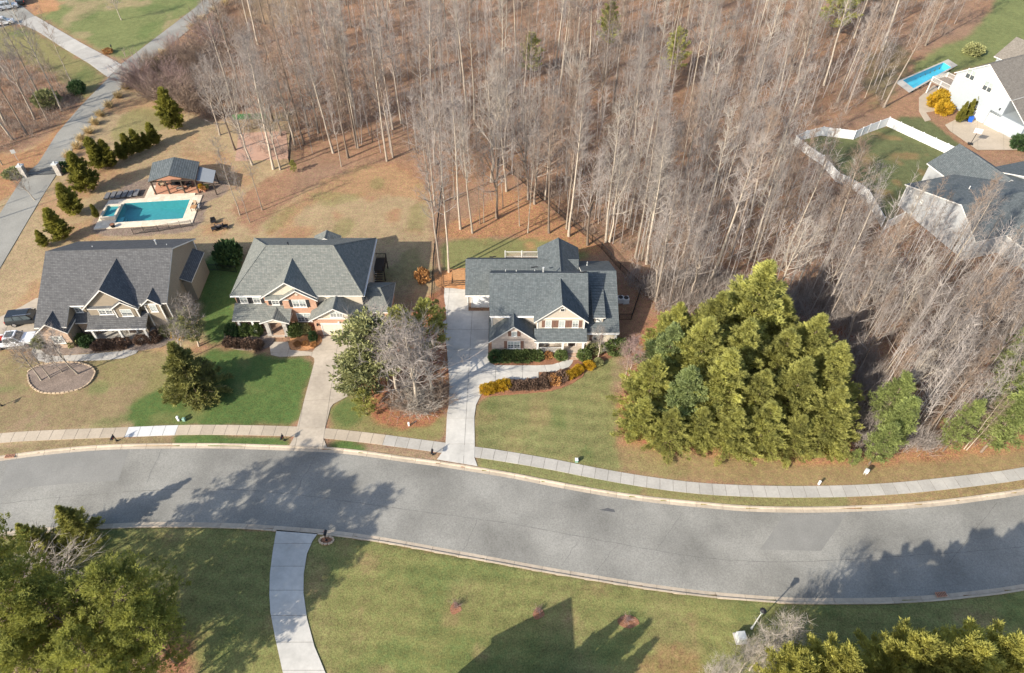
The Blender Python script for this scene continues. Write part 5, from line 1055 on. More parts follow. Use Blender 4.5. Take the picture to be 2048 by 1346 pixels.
shrub('gold', 'golden_shrub', 'small golden shrub beside the cream house driveway', 868, 655, .8, 1.6); shrub('rust', 'rusty_shrub', 'pinkish bare bush beside the tall trunks at the backyard corner', 846, 562, 1.1, 2.2)
# beds of the cream house
for i, (px, py, r_, h_) in enumerate(((992, 718, 1.05, 1.15), (1012, 717, 1.1, 1.1), (1032, 717, 1.1, 1.05), (1052, 717, 1.1, 1.1), (1073, 716, 1.0, 1.1))): shrub('box' if i else 'holly', 'hedge_shrub', 'clipped dark green shrub in the hedge under the front gable window', px, py, r_, h_, i, 'hedge under the front gable')
shrub('box', 'boxwood', 'round boxwood left of the porch steps', 1122, 716, .85, 1.15); shrub('box', 'boxwood', 'round boxwood right of the porch steps', 1168, 716, .95, 1.3)
shrub('olive', 'evergreen_shrub', 'pale green shrub under the right wing window', 1190, 702, 1.2, 1.2); shrub('box', 'evergreen_shrub', 'wide green shrub at the corner of the right wing', 1232, 700, 1.6, 1.4)
shrub('rust', 'rusty_shrub', 'rust red low shrub between the hedge and left boxwood', 1096, 714, .7, .8); shrub('gold', 'golden_shrub', 'flat golden shrub beside right boxwood', 1178, 734, .8, .8); shrub('olive', 'evergreen_shrub', 'yellowish shrub at the path edge below boxwood', 1196, 728, .7, .8)
for i, px in enumerate((972, 985, 1000, 1011)): shrub('gold', 'golden_shrub', 'bright yellow shrub in the low hedge along the driveway curve', px, 783 - i * 3.2, .85, 1.05, i, 'bright yellow hedge along the driveway')
for i, px in enumerate((1026, 1040, 1056, 1072, 1086)): shrub('plum', 'plum_shrub', 'dull purple shrub in the low hedge below the path', px, 775 - i * .8, .85, .95, i, 'purple hedge below the path')
for i, (px, py) in enumerate(((1092, 762), (1108, 764), (1122, 757))): shrub('rust' if i == 1 else 'plum', 'plum_shrub', 'brown winter shrub on the mulch tongue beside the path', px, py, .95, 1.0, i, 'brown shrubs on the mulch tongue')
for i, (px, py) in enumerate(((1138, 754), (1150, 748), (1157, 742))): shrub('gold', 'golden_shrub', 'golden shrub at the tip of the mulch tongue', px, py, .7, .85, i, 'golden shrubs on the mulch tongue')
# beds of the brick house
for i, (px, py, r_, h_) in enumerate(((468, 672, .95, 2.0), (492, 668, .9, 1.7), (515, 668, .9, 1.7))): shrub('box' if i else 'holly', 'evergreen_shrub', 'upright dark evergreen in front of the brick house porch', px, py, r_, h_, i, 'upright evergreens by the brick house porch')
for i, (px, py) in enumerate(((460, 690), (477, 692), (496, 693), (517, 695))): shrub('plum', 'ball_shrub', 'dark purple ball shrub in front of the porch evergreens', px, py, .85, 1.2, i, 'ball shrubs by the brick house porch')
shrub('box', 'evergreen_shrub', 'green shrub between stone column and garage', 592, 668, 1.1, 1.7); shrub('holly', 'evergreen_shrub', 'dark cone shrub at the garage brick corner', 628, 680, .6, 1.5); shrub('olive', 'evergreen_shrub', 'pale shrub under the arched window', 612, 664, .9, 1.2)
for i, (px, py) in enumerate(((595, 690), (611, 689), (628, 691))): shrub('rust', 'rusty_shrub', 'low rusty mound in the pine straw bed', px, py, .5, .55, i, 'rusty mounds in the pine straw')
# beds of the tan house
for i, (px, py, kk, r_, h_, lab) in enumerate(((83, 690, 'olive', 1.1, 1.3, 'greyish shrub behind the white pickup nose'), (112, 690, 'plum', 1.1, 1.1, 'brown shrub under the tan brick gable'), (150, 686, 'olive', 1.1, 1.5, 'olive shrub at the tan house porch end'), (178, 690, 'holly', .95, 1.4, 'dark green ball shrub before the tan house porch'), (166, 684, 'box', .8, 1.3, 'green shrub beside the dark ball shrub'), (282, 684, 'plum', .9, 1.0, 'brown shrub right of the tan house steps'), (310, 680, 'plum', 1.1, 1.2, 'winter brown shrub under the small dormer'), (335, 668, 'olive', 1.0, 1.3, 'straw coloured shrub at the tan house corner'))): shrub(kk, 'garden_shrub', lab, px, py, r_, h_, i)
for i, px in enumerate((200, 216, 232, 248)): shrub('plum', 'plum_shrub', 'dark purple shrub in the low hedge along the tan house porch', px, 695 - i * 1.2, 1.0, 1.0, i, 'purple hedge along the tan house porch')
shrub('gold', 'golden_shrub', 'golden green shrub at the foot of the bare white tree', 360, 672, 1.0, 1.5)
# far right gardens
for i, (px, py) in enumerate(((1868, 212), (1884, 226), (1878, 205))): shrub('gold', 'golden_shrub', 'golden shrub beside the deck of the blue house', px, py, 1.7, 2.4, i, 'golden shrubs by the blue house')
for i, (px, py) in enumerate(((1915, 245), (1929, 240), (1941, 232))): place('cyp%d' % i, 'cone_shrub', 'clipped brown-green cone against the blue house wall', 'shrub', P(px, py), 4.2, i, 'clipped cones by the blue house', .75)
shrub('olive', 'evergreen_shrub', 'olive shrub on the far lawn behind the blue house', 1945, 108, 2.2, 2.2); shrub('holly', 'evergreen_shrub', 'dark shrub right of the basketball hoop', 2040, 295, 2.0, 2.2)
# far-left shrubs
shrub('holly', 'evergreen_shrub', 'dark evergreen beside the lane below the far driveway', 158, 185, 1.6, 2.4); shrub('olive', 'evergreen_shrub', 'pale round bush in the brush beyond the lane', 100, 212, 2.6, 3.0); shrub('olive', 'evergreen_shrub', 'grey-green bush beside the left gate pillar', 30, 352, 1.8, 1.3); shrub('holly', 'evergreen_shrub', 'dark bush behind the right gate pillar', 128, 342, 1.2, 1.6)
for i, (px, py) in enumerate(((300, 195), (330, 205), (285, 170), (320, 150), (365, 190), (395, 130), (350, 110), (410, 190), (430, 90), (400, 60), (345, 165), (380, 220))): place('bsh%d' % (1 + i % 2), 'bare_shrub', 'reddish leafless thicket shrub beside the far end of the lane', 'shrub', P(px, py), 5.0 + i % 3, i, 'thicket shrubs beside the lane', 1.3)
# ornamental grasses
g = np.random.default_rng(9); pos = np.zeros((150, 3)); pos[:, :2] = g.normal(0, .12, (150, 2)); az = g.uniform(0, 6.28, 150); el = g.uniform(.5, 1.5, 150); dd = np.stack([np.cos(az) * np.cos(el), np.sin(az) * np.cos(el), np.sin(el)], 1)
V_, F_ = quads(g, pos, dd, 1.0, .03, 2, .12); tuft_me = mesh_np('blades', V_, F_, M['straw_grass'])
for i, (cx, cy) in enumerate(((1775, 45), (1690, 105), (1605, 170), (1520, 235), (1290, 440), (1230, 498), (995, 700), (935, 770), (865, 845), (800, 915), (755, 980), (705, 1050), (645, 1110), (610, 1172), (550, 1245))):
    p = P(cx / 3.938, cy / 3.938); o = link('grass_clump', tuft_me, None, p, i); s = 1.5 if cy < 600 else 1.35; o.scale = (s, s, s * .95); tag(o, 'straw-coloured ornamental grass clump in the row beside the lane', 'grass clump', 'ornamental grasses along the lane')
# south side
def at_top(px, py, h_): p = P(px, py, h_); return Vector((p[0], p[1], 0))
for i, (px, py, h_, lab) in enumerate(((196, 1150, 14.5, 'tall golden green pine on the south lawn edge'), (60, 1190, 14, 'wide golden green pine on the south side behind the bare shrub'), (250, 1225, 12, 'golden green pine overhanging the red leaf litter'), (130, 1275, 12, 'golden green pine with dense rounded crown, south side'), (10, 1300, 11, 'golden green pine at the south-west corner'), (215, 1335, 10, 'lower golden green pine next to the leaf litter'), (-140, 1080, 18, 'very tall pine just west of the view'), (-60, 1160, 17, 'tall pine on the west edge of the south lawn'))):
    place('gold%d' % (i % 2), 'pine_tree', lab, 'tree', at_top(px, py, h_), h_, i * 1.9)
place('stand1', 'evergreen_tree', 'dark spiky evergreen at the south kerb', 'tree', at_top(115, 1015, 6.5), 6.5, 1.2); place('stand2', 'evergreen_tree', 'olive evergreen behind the spiky one at the south kerb', 'tree', at_top(35, 1050, 6.0), 6.0, 2.2)
place('bsh0', 'bare_shrub', 'tan leafless shrub between the south kerb evergreens and pines', 'shrub', at_top(70, 1125, 4.5), 4.5, 0, sx=1.6); place('bsh0', 'bare_shrub', 'wide leafless shrub among the golden pines', 'shrub', at_top(30, 1110, 4.5), 4.5, 2, sx=1.6)
for i, (px, py, h_) in enumerate(((1590, 1236, 10.5), (1545, 1278, 8), (1512, 1300, 7), (1468, 1322, 6.5), (1585, 1300, 8), (1540, 1335, 7), (1440, 1342, 6))): place('pink%d' % (i % 2), 'bare_tree', 'pinkish twiggy bare tree beside the lamp post', 'tree', at_top(px, py, h_), h_, i * 1.7, 'pinkish bare trees beside the lamp post', .8)
for i, (px, py, h_) in enumerate(((1650, 1290, 13), (1740, 1268, 14), (1915, 1242, 15), (1980, 1262, 15), (2040, 1250, 16), (1900, 1322, 13), (2000, 1330, 13), (2110, 1240, 16), (1840, 1400, 18), (1960, 1390, 19), (2080, 1370, 19))): place('yg%d' % (i % 2), 'evergreen_tree', 'bright yellow-green evergreen on the south side opposite the evergreen stand', 'tree', at_top(px, py, h_ * 1.3), h_, i, 'yellow-green evergreens of the south side', 1.0)
for i, (px, py) in enumerate(((1232, 1246), (1252, 1264), (1287, 1254), (1300, 1290))):
    t = P(px, py); place('cyp%d' % (i % 3), 'cypress_tree', 'slim cypress beside the steep gabled house south of the view', 'tree', (t[0] - 7.4 * 1.327, t[1] - 7.4 * 1.114, 0), 7.4, i, 'slim cypresses of the steep gabled house', .55)
for i, (px, py, lab) in enumerate(((912, 1214, 'tiny dark bush in a leaf ring, alone on the south lawn'), (1078, 1224, 'tiny bush in the gable shadow on the south lawn'), (1256, 1240, 'tiny twiggy bush in a wide leaf ring on the south lawn'))):
    place('bsh1', 'bare_shrub', lab, 'shrub', P(px, py), .9, i, sx=1.2)
    bed('leaf_ring', [(px - 13, py + 4), (px - 4, py - 8), (px + 8, py - 4), (px + 10, py + 8), (px - 2, py + 14), (px - 11, py + 11)] if i < 2 else [(px - 22, py), (px - 5, py - 9), (px + 15, py - 6), (px + 22, py + 8), (px + 5, py + 16), (px - 18, py + 10)], 'mulch', .02)
# ------------------------------------------------------------------ pool garden behind the tan house
pool = MB()
hx, hy = PL / 2, PWD / 2
basin = MB()
def PP(u, v, z): return tuple(pool_pt(u, v, z))
dp = lambda u: -1.1 - 0.7 * (u + hx) / PL
basin.poly([PP(-hx, -hy, dp(-hx)), PP(hx, -hy, dp(hx)), PP(hx, hy, dp(hx)), PP(-hx, hy, dp(-hx))])
for a, b_ in (((-hx, -hy), (hx, -hy)), ((hx, -hy), (hx, hy)), ((hx, hy), (-hx, hy)), ((-hx, hy), (-hx, -hy))): basin.poly([PP(*b_, .1), PP(*a, .1), PP(*a, dp(a[0])), PP(*b_, dp(b_[0]))])
def water_mat(name, tint, deep=.35):
    m = bpy.data.materials.new(name); m.use_nodes = True; N = m.node_tree.nodes; L = m.node_tree.links; N.clear()
    o = N.new('ShaderNodeOutputMaterial'); mx = N.new('ShaderNodeMixShader'); t = N.new('ShaderNodeBsdfTransparent'); t.inputs[0].default_value = (*tint, 1); gl = N.new('ShaderNodeBsdfGlossy'); gl.inputs['Roughness'].default_value = .03
    lw = N.new('ShaderNodeLayerWeight'); lw.inputs['Blend'].default_value = .5; pw = N.new('ShaderNodeMath'); pw.operation = 'POWER'; pw.inputs[1].default_value = 4.0; fr = N.new('ShaderNodeMath'); fr.operation = 'MULTIPLY_ADD'; fr.inputs[1].default_value = .6; fr.inputs[2].default_value = .025; L.new(lw.outputs['Facing'], pw.inputs[0]); L.new(pw.outputs[0], fr.inputs[0]); n = N.new('ShaderNodeTexNoise'); n.inputs['Scale'].default_value = 2.5; bp = N.new('ShaderNodeBump'); bp.inputs['Strength'].default_value = .12
    tc = N.new('ShaderNodeTexCoord'); L.new(tc.outputs['Object'], n.inputs['Vector']); L.new(n.outputs['Fac'], bp.inputs['Height']); L.new(bp.outputs[0], gl.inputs['Normal']); L.new(bp.outputs[0], lw.inputs['Normal'])
    L.new(fr.outputs[0], mx.inputs[0]); L.new(t.outputs[0], mx.inputs[1]); L.new(gl.outputs[0], mx.inputs[2]); L.new(mx.outputs[0], o.inputs[0]); MATS[name] = m; return m
water_mat('pool_water', (.8, .96, .97))
pl = thing('swimming_pool', 'teal rectangular swimming pool with raised spa and travertine surround', 'pool', tuple(pcen), PANG)
inv = Matrix.Rotation(-PANG, 4, 'Z')
def loc_pool(mb): mb.v = [tuple(inv @ (Vector(p) - pcen)) for p in mb.v]; return mb
loc_pool(basin).build('basin', M['pool_plaster'], pl)
MB().poly([(-hx, -hy, .0), (hx, -hy, .0), (hx, hy, .0), (-hx, hy, .0)]).build('water', M['pool_water'], pl)
for k in range(3): MB().box((-hx + .5 + .35 * k, -hy + .9, -.25 - .28 * k), (1.0, 1.7, .2)).build('step', M['pool_plaster'], pl)
x0, x1, y0, y1 = -hx - 3.0, hx + 1.9, -hy - 1.5, hy + 1.25; cs = .95
nxx = int((x1 - x0) / cs); nyy = int((y1 - y0) / cs)
def paver(a, b_, c, d_):
    MB().prism([(a + .008, c + .008), (b_ - .008, c + .008), (b_ - .008, d_ - .008), (a + .008, d_ - .008)], -.1, .1).build('paver', M['travertine'], pl)
for i in range(nxx + 1):
    for j in range(nyy + 1):
        a, b_ = x0 + i * cs, min(x0 + (i + 1) * cs, x1); c, d_ = y0 + j * cs, min(y0 + (j + 1) * cs, y1)
        if b_ - a < .1 or d_ - c < .1: continue
        if a < hx and b_ > -hx and c < hy and d_ > -hy:
            if c < -hy: paver(a, b_, c, -hy)
            elif d_ > hy: paver(a, b_, hy, d_)
            if a < -hx: paver(a, -hx, max(c, -hy), min(d_, hy))
            elif b_ > hx: paver(hx, b_, max(c, -hy), min(d_, hy))
            continue
        paver(a, b_, c, d_)
for i in range(9):
    for j in range(4): paver(hx - 8.0 + i * cs, hx - 8.0 + (i + 1) * cs, y1 + j * cs, y1 + (j + 1) * cs)
sp = MB(); sx0, sx1, sy0, sy1 = -hx - 2.7, -hx - .05, -hy + .9, hy - .7
for a in ((sx0, sx1, sy0, sy0 + .35), (sx0, sx1, sy1 - .35, sy1), (sx0, sx0 + .35, sy0 + .35, sy1 - .35), (sx1 - .35, sx1, sy0 + .35, sy1 - .35)): sp.prism([(a[0], a[2]), (a[1], a[2]), (a[1], a[3]), (a[0], a[3])], .1, .55)
so = sp.build('spa_wall', M['travertine'], pl)
MB().box(((sx0 + sx1) / 2, (sy0 + sy1) / 2, .15), (sx1 - sx0 - .7, sy1 - sy0 - .7, .1)).build('spa_floor', M['pool_plaster'], so); MB().poly([(sx0 + .35, sy0 + .35, .42), (sx1 - .35, sy0 + .35, .42), (sx1 - .35, sy1 - .35, .42), (sx0 + .35, sy1 - .35, .42)]).build('spa_water', M['pool_water'], so)
for k in range(6): MB().box((0, 0, .12 + .05 * k), (.75, 1.9, .16)).build('stone_step', M['slate_step'], pl, (hx - 14.6 + k * 1.0, hy + 2.6 + .12 * (k % 2), 0))
# pavilion
RFp = [P(337.3, 350.6, 4.1), P(348, 314, 4.1), P(295.8, 363.9, 2.9), P(304.9, 324.9, 2.9), P(390.4, 359.7, 2.9), P(398.7, 323.2, 2.9)]
pv = thing('pavilion', 'open timber pavilion with slate gable roof and lean-to beside the pool', 'pavilion', tuple(P(350, 375)), 0)
pc = P(350, 375); L_ = [tuple(p - pc) for p in RFp]
MB().roof([L_[2], L_[0], L_[4], L_[3], L_[1], L_[5]], [(0, 1, 4, 3), (1, 2, 5, 4)], .16).build('roof', [M['shingle_slate'], M['dark_wood']], pv)
lt = [tuple(P(*q, 2.5) - pc) for q in ((392, 361), (426, 366), (431.5, 341), (398, 333))]
MB().roof(lt, [(0, 1, 2, 3)], .12).build('lean_to_roof', [M['metal_roof'], M['dark_wood']], pv)
def along_(a, b_, t): return Vector(a) + (Vector(b_) - Vector(a)) * t
for t in (.02, .33, .67, .98):
    p = along_(L_[2], L_[4], t)
    if True: MB().box((p[0] * .96, p[1] + .35, 1.35), (.2, .2, 2.7)).build('post', M['dark_wood'], pv)
for t in (.03, .97):
    p = along_(L_[3], L_[5], t); MB().box((p[0] * .96, p[1] - .35, 1.35), (.2, .2, 2.7)).build('post', M['dark_wood'], pv)
for i in (0, 1):
    p = lt[1 + i]; MB().box((p[0] - .15, p[1] + (.15 if i == 0 else -.15), 1.2), (.16, .16, 2.4)).build('post', M['dark_wood'], pv)
a, b_ = Vector(L_[2]), Vector(L_[4]); MB().tube((a[0] + .2, a[1] + .35, 2.68), (b_[0] - .2, b_[1] + .35, 2.68), .12, .12, 4).build('beam', M['dark_wood'], pv)
MB().tube((L_[3][0] + .2, L_[3][1] - .35, 2.68), (L_[5][0] - .2, L_[5][1] - .35, 2.68), .12, .12, 4).build('beam', M['dark_wood'], pv)
fl = W([(308, 390), (400, 386), (404, 352), (316, 354)]); MB().prism([(p[0] - pc[0], p[1] - pc[1]) for p in fl], 0, .11).build('floor', M['terracotta'], pv)
def seat(name, label, px, py, rz, m, w_=.8, z=.11, group=None):
    o = thing(name, label, 'chair' if w_ < 1 else 'sofa', tuple(P(px, py) + Vector((0, 0, z))), rz, group)
    MB().box((0, 0, .36), (w_, .75, .18)).build('seat', M[m], o, bevel=.03); MB().box((0, .36, .68), (w_, .16, .55)).build('backrest', M[m], o, bevel=.03)
    for e in (-1, 1): MB().box((e * (w_ / 2 + .06), 0, .5), (.1, .75, .12)).build('armrest', M['dark_wood'], o)
    for ex in (-1, 1):
        for ey in (-1, 1): MB().box((ex * w_ * .44, ey * .3, .14), (.07, .07, .27)).build('leg', M['dark_wood'], o)
seat('outdoor_sofa', 'dark outdoor sofa under the pavilion roof', 357, 372, 0, 'black_metal', 2.2); seat('lounge_chair', 'tan lounge chair at the left pavilion post', 325, 373, R(40), 'fabric_tan'); seat('lounge_chair', 'dark lounge chair at the right pavilion post', 380, 375, R(-40), 'black_metal')
o = thing('coffee_table', 'low pale table in front of the pavilion sofa', 'table', tuple(P(362, 381) + Vector((0, 0, .11))), 0); MB().box((0, 0, .42), (1.2, .7, .06)).build('tabletop', M['grey_wood'], o, bevel=.01)
for ex in (-.5, .5):
    for ey in (-.28, .28): MB().box((ex, ey, .2), (.07, .07, .4)).build('leg', M['dark_wood'], o)
for k, (px, py, m) in enumerate(((404, 380, 'gold'), (410, 383, 'rust'), (415, 380, 'olive'))):
    o = thing('potted_plant', ('golden', 'rust red', 'olive')[k] + ' potted plant at the corner of the pool patio', 'plant', tuple(P(px, py)), 0); MB().tube((0, 0, 0), (0, 0, .45), .22, .3, 10).build('pot', M['terracotta'], o); f = link('foliage', SH[m], o, (0, 0, .42)); f.scale = (.45, .45, .7)
for k, (px, py, a) in enumerate(((428, 446, 20), (429, 461, -60), (452, 457, 100))): seat('fire_pit_chair', 'dark grey chair around the lawn fire pit, ' + ('above', 'below', 'right of')[k] + ' it', px, py, R(a), 'black_metal', .75, 0)
o = thing('fire_pit', 'small dark fire pit on the dry lawn right of the pool', 'fire pit', tuple(P(438, 455))); MB().tube((0, 0, 0), (0, 0, .35), .42, .5, 14, cap=True).build('bowl', M['black_metal'], o); MB().tube((0, 0, .34), (0, 0, .37), .36, .36, 14).build('ash', M['mulch_grey'], o)
o = thing('patio_table', 'pale square table on the right pool deck', 'table', tuple(P(390, 421) + Vector((0, 0, .1)))); MB().box((0, 0, .7), (.95, .95, .06)).build('tabletop', M['cedar_wood'], o)
for ex in (-.38, .38):
    for ey in (-.38, .38): MB().box((ex, ey, .34), (.07, .07, .68)).build('leg', M['dark_wood'], o)
seat('patio_chair', 'pale patio chair above the square pool table', 391, 413, 0, 'fabric_tan', .55, .1); seat('patio_chair', 'grey patio chair right of the square pool table', 397, 420, R(-90), 'grey_box', .55, .1)
o = thing('deck_planter', 'black round planter on the lower left pool deck', 'planter', tuple(P(227, 455) + Vector((0, 0, .1)))); MB().tube((0, 0, 0), (0, 0, .55), .28, .42, 14).build('pot', M['black_metal'], o); MB().tube((0, 0, .54), (0, 0, .57), .34, .34, 14).build('soil', M['mulch'], o)
place('cyp1', 'cypress_tree', 'small cypress left of the pool spa', 'tree', P(196, 436), 2.6, 0, sx=.9)
# clay court
cl = sheet('clay_court', W([(478, 266), (572, 262), (578, 318), (470, 322)]), .02, M['clay'], zb=-.1); tag(cl, kind='structure'); tag(sheet('putting_green', W([(464, 229), (531, 226), (533, 237), (465, 239)]), .02, M['turf_green'], zb=-.1), kind='structure')
# ------------------------------------------------------------------ fences
def fence(name, label, pts, step, ht, kind, m, top=0.0):
    p = [Vector(q) for q in W(pts)]; o = thing(name, label, 'fence', (*p[0], 0)); org = p[0]
    for a, b_ in zip(p, p[1:]):
        d = b_ - a; n = max(1, round(d.length / step)); ang = math.atan2(d[1], d[0]); sl = d.length / n
        for i in range(n + (1 if b_ == p[-1] else 0)):
            q = a + d * i / n - org; ps = .14 if kind == 'vinyl' else .07
            po = MB().box((0, 0, ht / 2 + .05), (ps, ps, ht + .1)).build('post', M[m], o, (*q, 0), ang)
            if kind == 'vinyl': MB().box((0, 0, ht + .13), (ps + .05, ps + .05, .06), taper=.4).build('cap', M[m], po)
        for i in range(n):
            c = a + d * (i + .5) / n - org; mb = MB(); w_ = sl - .16
            if kind == 'vinyl':
                mb.box((0, 0, ht - .06), (w_, .07, .12)).box((0, 0, .1), (w_, .07, .14)); k = int(w_ / .2)
                for j in range(k): mb.box((-w_ / 2 + w_ * (j + .5) / k, 0, ht / 2), (w_ / k - .012, .03, ht - .3))
            elif kind == 'rail':
                for z in (.35, .75, ht - .05): mb.box((0, 0, z), (w_, .05, .11))
            else:
                mb.box((0, 0, ht - .08), (w_, .035, .04)).box((0, 0, ht - .25), (w_, .035, .035)).box((0, 0, .15), (w_, .035, .04)); k = int(w_ / .13)
                for j in range(k): mb.box((-w_ / 2 + w_ * (j + .5) / k, 0, ht / 2), (.02, .02, ht - .05))
            mb.build('panel', M[m], o, (*c, 0), ang)
    return o
fence('vinyl_fence', 'white vinyl privacy fence zigzagging along the woods side of the yard', [(1588, 291), (1623, 317), (1642, 329), (1671, 363), (1690, 372), (1717, 387), (1731, 399), (1762, 453)], 2.4, 1.85, 'vinyl', 'white_vinyl')
fence('vinyl_fence', 'short white vinyl fence joining the yard corner to the white house', [(1767, 460), (1801, 443)], 2.4, 1.85, 'vinyl', 'white_vinyl')
fence('vinyl_fence', 'long white vinyl fence at the back of the yard below the basketball court', [(1588, 289), (1608, 279), (1642, 271), (1706, 279), (1735, 266), (1773, 252), (1840, 283), (1913, 317)], 2.4, 1.85, 'vinyl', 'white_vinyl')
fence('metal_fence', 'black metal fence running into the woods behind the cream house', [(998, 325), (1060, 378), (1130, 440), (1203, 498), (1240, 540)], 2.4, 1.3, 'metal', 'black_metal')
fence('metal_fence', 'black metal fence between brick house yard and cream house yard', [(884, 378), (876, 450), (868, 520), (864, 600)], 2.4, 1.3, 'metal', 'black_metal')
fence('metal_fence', 'short black metal fence on the right side of the cream house', [(1240, 540), (1282, 580), (1262, 640), (1238, 640)], 2.4, 1.3, 'metal', 'black_metal')
fence('metal_fence', 'black metal fence between tan and brick houses', [(402, 540), (436, 541), (474, 545)], 2.4, 1.3, 'metal', 'black_metal')
fence('metal_fence', 'black metal fence between the pool and tan house', [(268, 469), (290, 466), (318, 463), (340, 459), (385, 452)], 2.2, 1.2, 'metal', 'black_metal')
fence('metal_fence', 'dark fence along the side of the clay court', [(577, 226), (584, 275), (580, 330)], 2.4, 1.6, 'metal', 'black_metal')
fence('rail_fence', 'brown timber fence joining the driveway end to the garage wing', [(889, 574), (932, 572)], 2.0, 1.2, 'rail', 'dark_wood')
o = thing('timber_steps', 'orange timber garden steps beside the garage wing', 'steps', tuple(P(917, 556)))
for k in range(6): MB().box((0, -1.25 + k * .5, .06 + .05 * k), (1.9, .46, .12)).build('tread', M['cedar_wood'], o)
for e in (-1, 1): MB().box((e * 1.02, 0, .17), (.1, 3.1, .3)).build('stringer', M['cedar_wood'], o)
# gate on the lane
def pillar(px, py, label):
    o = thing('gate_pillar', label, 'pillar', tuple(P(px, py))); MB().box((0, 0, 1.1), (.85, .85, 2.2)).build('shaft', M['stone_grey'], o); MB().box((0, 0, 2.26), (1.05, 1.05, .14)).build('cap', M['grey_box'], o); MB().box((0, 0, 2.52), (.24, .24, .36)).build('lantern', M['grey_box'], o)
pillar(52, 353, 'stone gate pillar on the woods side of the lane'); pillar(121, 349, 'stone gate pillar on the pool side of the lane')
a, b_ = P(57, 352), P(116, 349); o = thing('lane_gate', 'dark double metal gate across the lane', 'gate', tuple((a + b_) / 2), math.atan2((b_ - a)[1], (b_ - a)[0])); wl = (b_ - a).length / 2
for e in (-1, 1):
    lf = MB(); n = 12
    for z in (.2, .8): lf.box((e * wl / 2, 0, z), (wl - .1, .05, .07))
    for k in range(n + 1): u_ = k / n; lf.box((e * (.06 + u_ * (wl - .12)), 0, .75 + .2 * u_), (.035, .035, 1.1 + .4 * u_))
    for k in range(n): lf.tube((e * (.06 + k / n * (wl - .12)), 0, 1.3 + .4 * k / n), (e * (.06 + (k + 1) / n * (wl - .12)), 0, 1.3 + .4 * (k + 1) / n), .03, .03, 5)
    lf.build('gate_leaf', M['black_metal'], o)
o = thing('lane_sign', 'grey square sign on a post beside the lane gate', 'sign', tuple(P(37, 322)), R(20)); MB().tube((0, 0, 0), (0, 0, 2.3), .04, .04, 8).build('post', M['grey_box'], o); MB().box((0, -.05, 2.0), (.75, .03, .75)).build('panel', M['grey_box'], o, bevel=.01)
# ------------------------------------------------------------------ street furniture
def mailbox(px, py, label, ang=0.0, stone=False):
    o = thing('mailbox', label, 'mailbox', tuple(P(px, py)), ang)
    MB().tube((0, 0, 0), (0, 0, 1.35), .05, .05, 8).tube((0, 0, 1.35), (0, 0, 1.55), .05, .0, 8).box((0, 0, .1), (.18, .18, .2)).build('post', M['black_metal'], o)
    b_ = MB(); pr = [(-.14, 1.0), (.14, 1.0), (.14, 1.16), (.1, 1.24), (0, 1.28), (-.1, 1.24), (-.14, 1.16)]; b_.extr(pr, 'y', -.62, -.04); b_.build('box', M['black_metal'], o); MB().tube((0, -.05, .62), (0, -.4, .98), .025, .025, 6).build('bracket', M['black_metal'], o); MB().box((.155, -.45, 1.2), (.02, .05, .18)).build('flag', M['red_plastic'], o)
    if stone:
        mb = MB()
        for k in range(12): a = k * math.tau / 12; mb.box((.75 * math.cos(a), .45 * math.sin(a), .08), (.3, .2, .16), a + 1.57)
        mb.build('stone_ring', M['edging_stone'], o); MB().tube((0, 0, .0), (0, 0, .05), .6, .6, 12).build('mulch', M['mulch'], o)
mailbox(234, 882, 'black mailbox beside the white new pavement slabs'); mailbox(569, 881, 'black mailbox left of the brick house driveway'); mailbox(866, 909.5, 'black mailbox left of the cream house driveway'); mailbox(653, 1081, 'black mailbox with stone ring beside the south driveway', R(180), True); mailbox(4, 812, 'black box on a post alone on the dry front lawn of the tan house')
def post_box(name, label, px, py, w_, h_, m, cap='grey_box'):
    o = thing(name, label, 'utility box', tuple(P(px, py))); MB().box((0, 0, h_ / 2), (w_, w_, h_)).build('body', M[m], o, bevel=.02); MB().box((0, 0, h_ + .03), (w_ + .04, w_ + .04, .06), taper=.7).build('cap', M[cap], o)
post_box('utility_pedestal', 'white utility pedestal in the red leaves of the driveway island', 818, 851, .22, .55, 'white_vinyl', 'white_vinyl'); post_box('utility_pedestal', 'white utility pedestal on the lawn by the cedar', 358, 841, .26, .75, 'white_vinyl', 'white_vinyl'); post_box('utility_pedestal', 'pale green utility box beside the white one near the cedar', 369, 841, .34, .42, 'green_box', 'green_box'); post_box('utility_pedestal', 'white utility pedestal at the pavement edge of the leaf verge', 1637, 969, .2, .7, 'white_vinyl', 'white_vinyl'); post_box('utility_pedestal', 'small green utility box on the front lawn at the pavement', 1153, 923, .36, .5, 'green_box', 'white_vinyl')
o = thing('utility_cabinet', 'grey pole-mounted utility cabinet on the leaf verge', 'utility box', tuple(P(1729, 949)), R(-30)); 
for e in (-.12, .12): MB().tube((e, 0, 0), (e, 0, .7), .03, .03, 6).build('leg', M['white_vinyl'], o)
MB().box((0, 0, .75), (.45, .25, .7)).build('cabinet', M['grey_box'], o, bevel=.02); MB().box((0, -.13, .55), (.2, .02, .2)).build('plate', M['white_vinyl'], o)
o = thing('transformer_box', 'large pale transformer box behind the lamp post on the south lawn', 'utility box', tuple(P(1480, 1277)), R(5)); MB().box((0, 0, .42), (.85, .85, .84)).build('cabinet', M['grey_box'], o, bevel=.04); MB().box((0, 0, .03), (1.15, 1.15, .1)).build('pad', M['concrete_grey'], o); MB().box((0, -.44, .45), (.03, .02, .6)).build('seam', M['black_metal'], o)
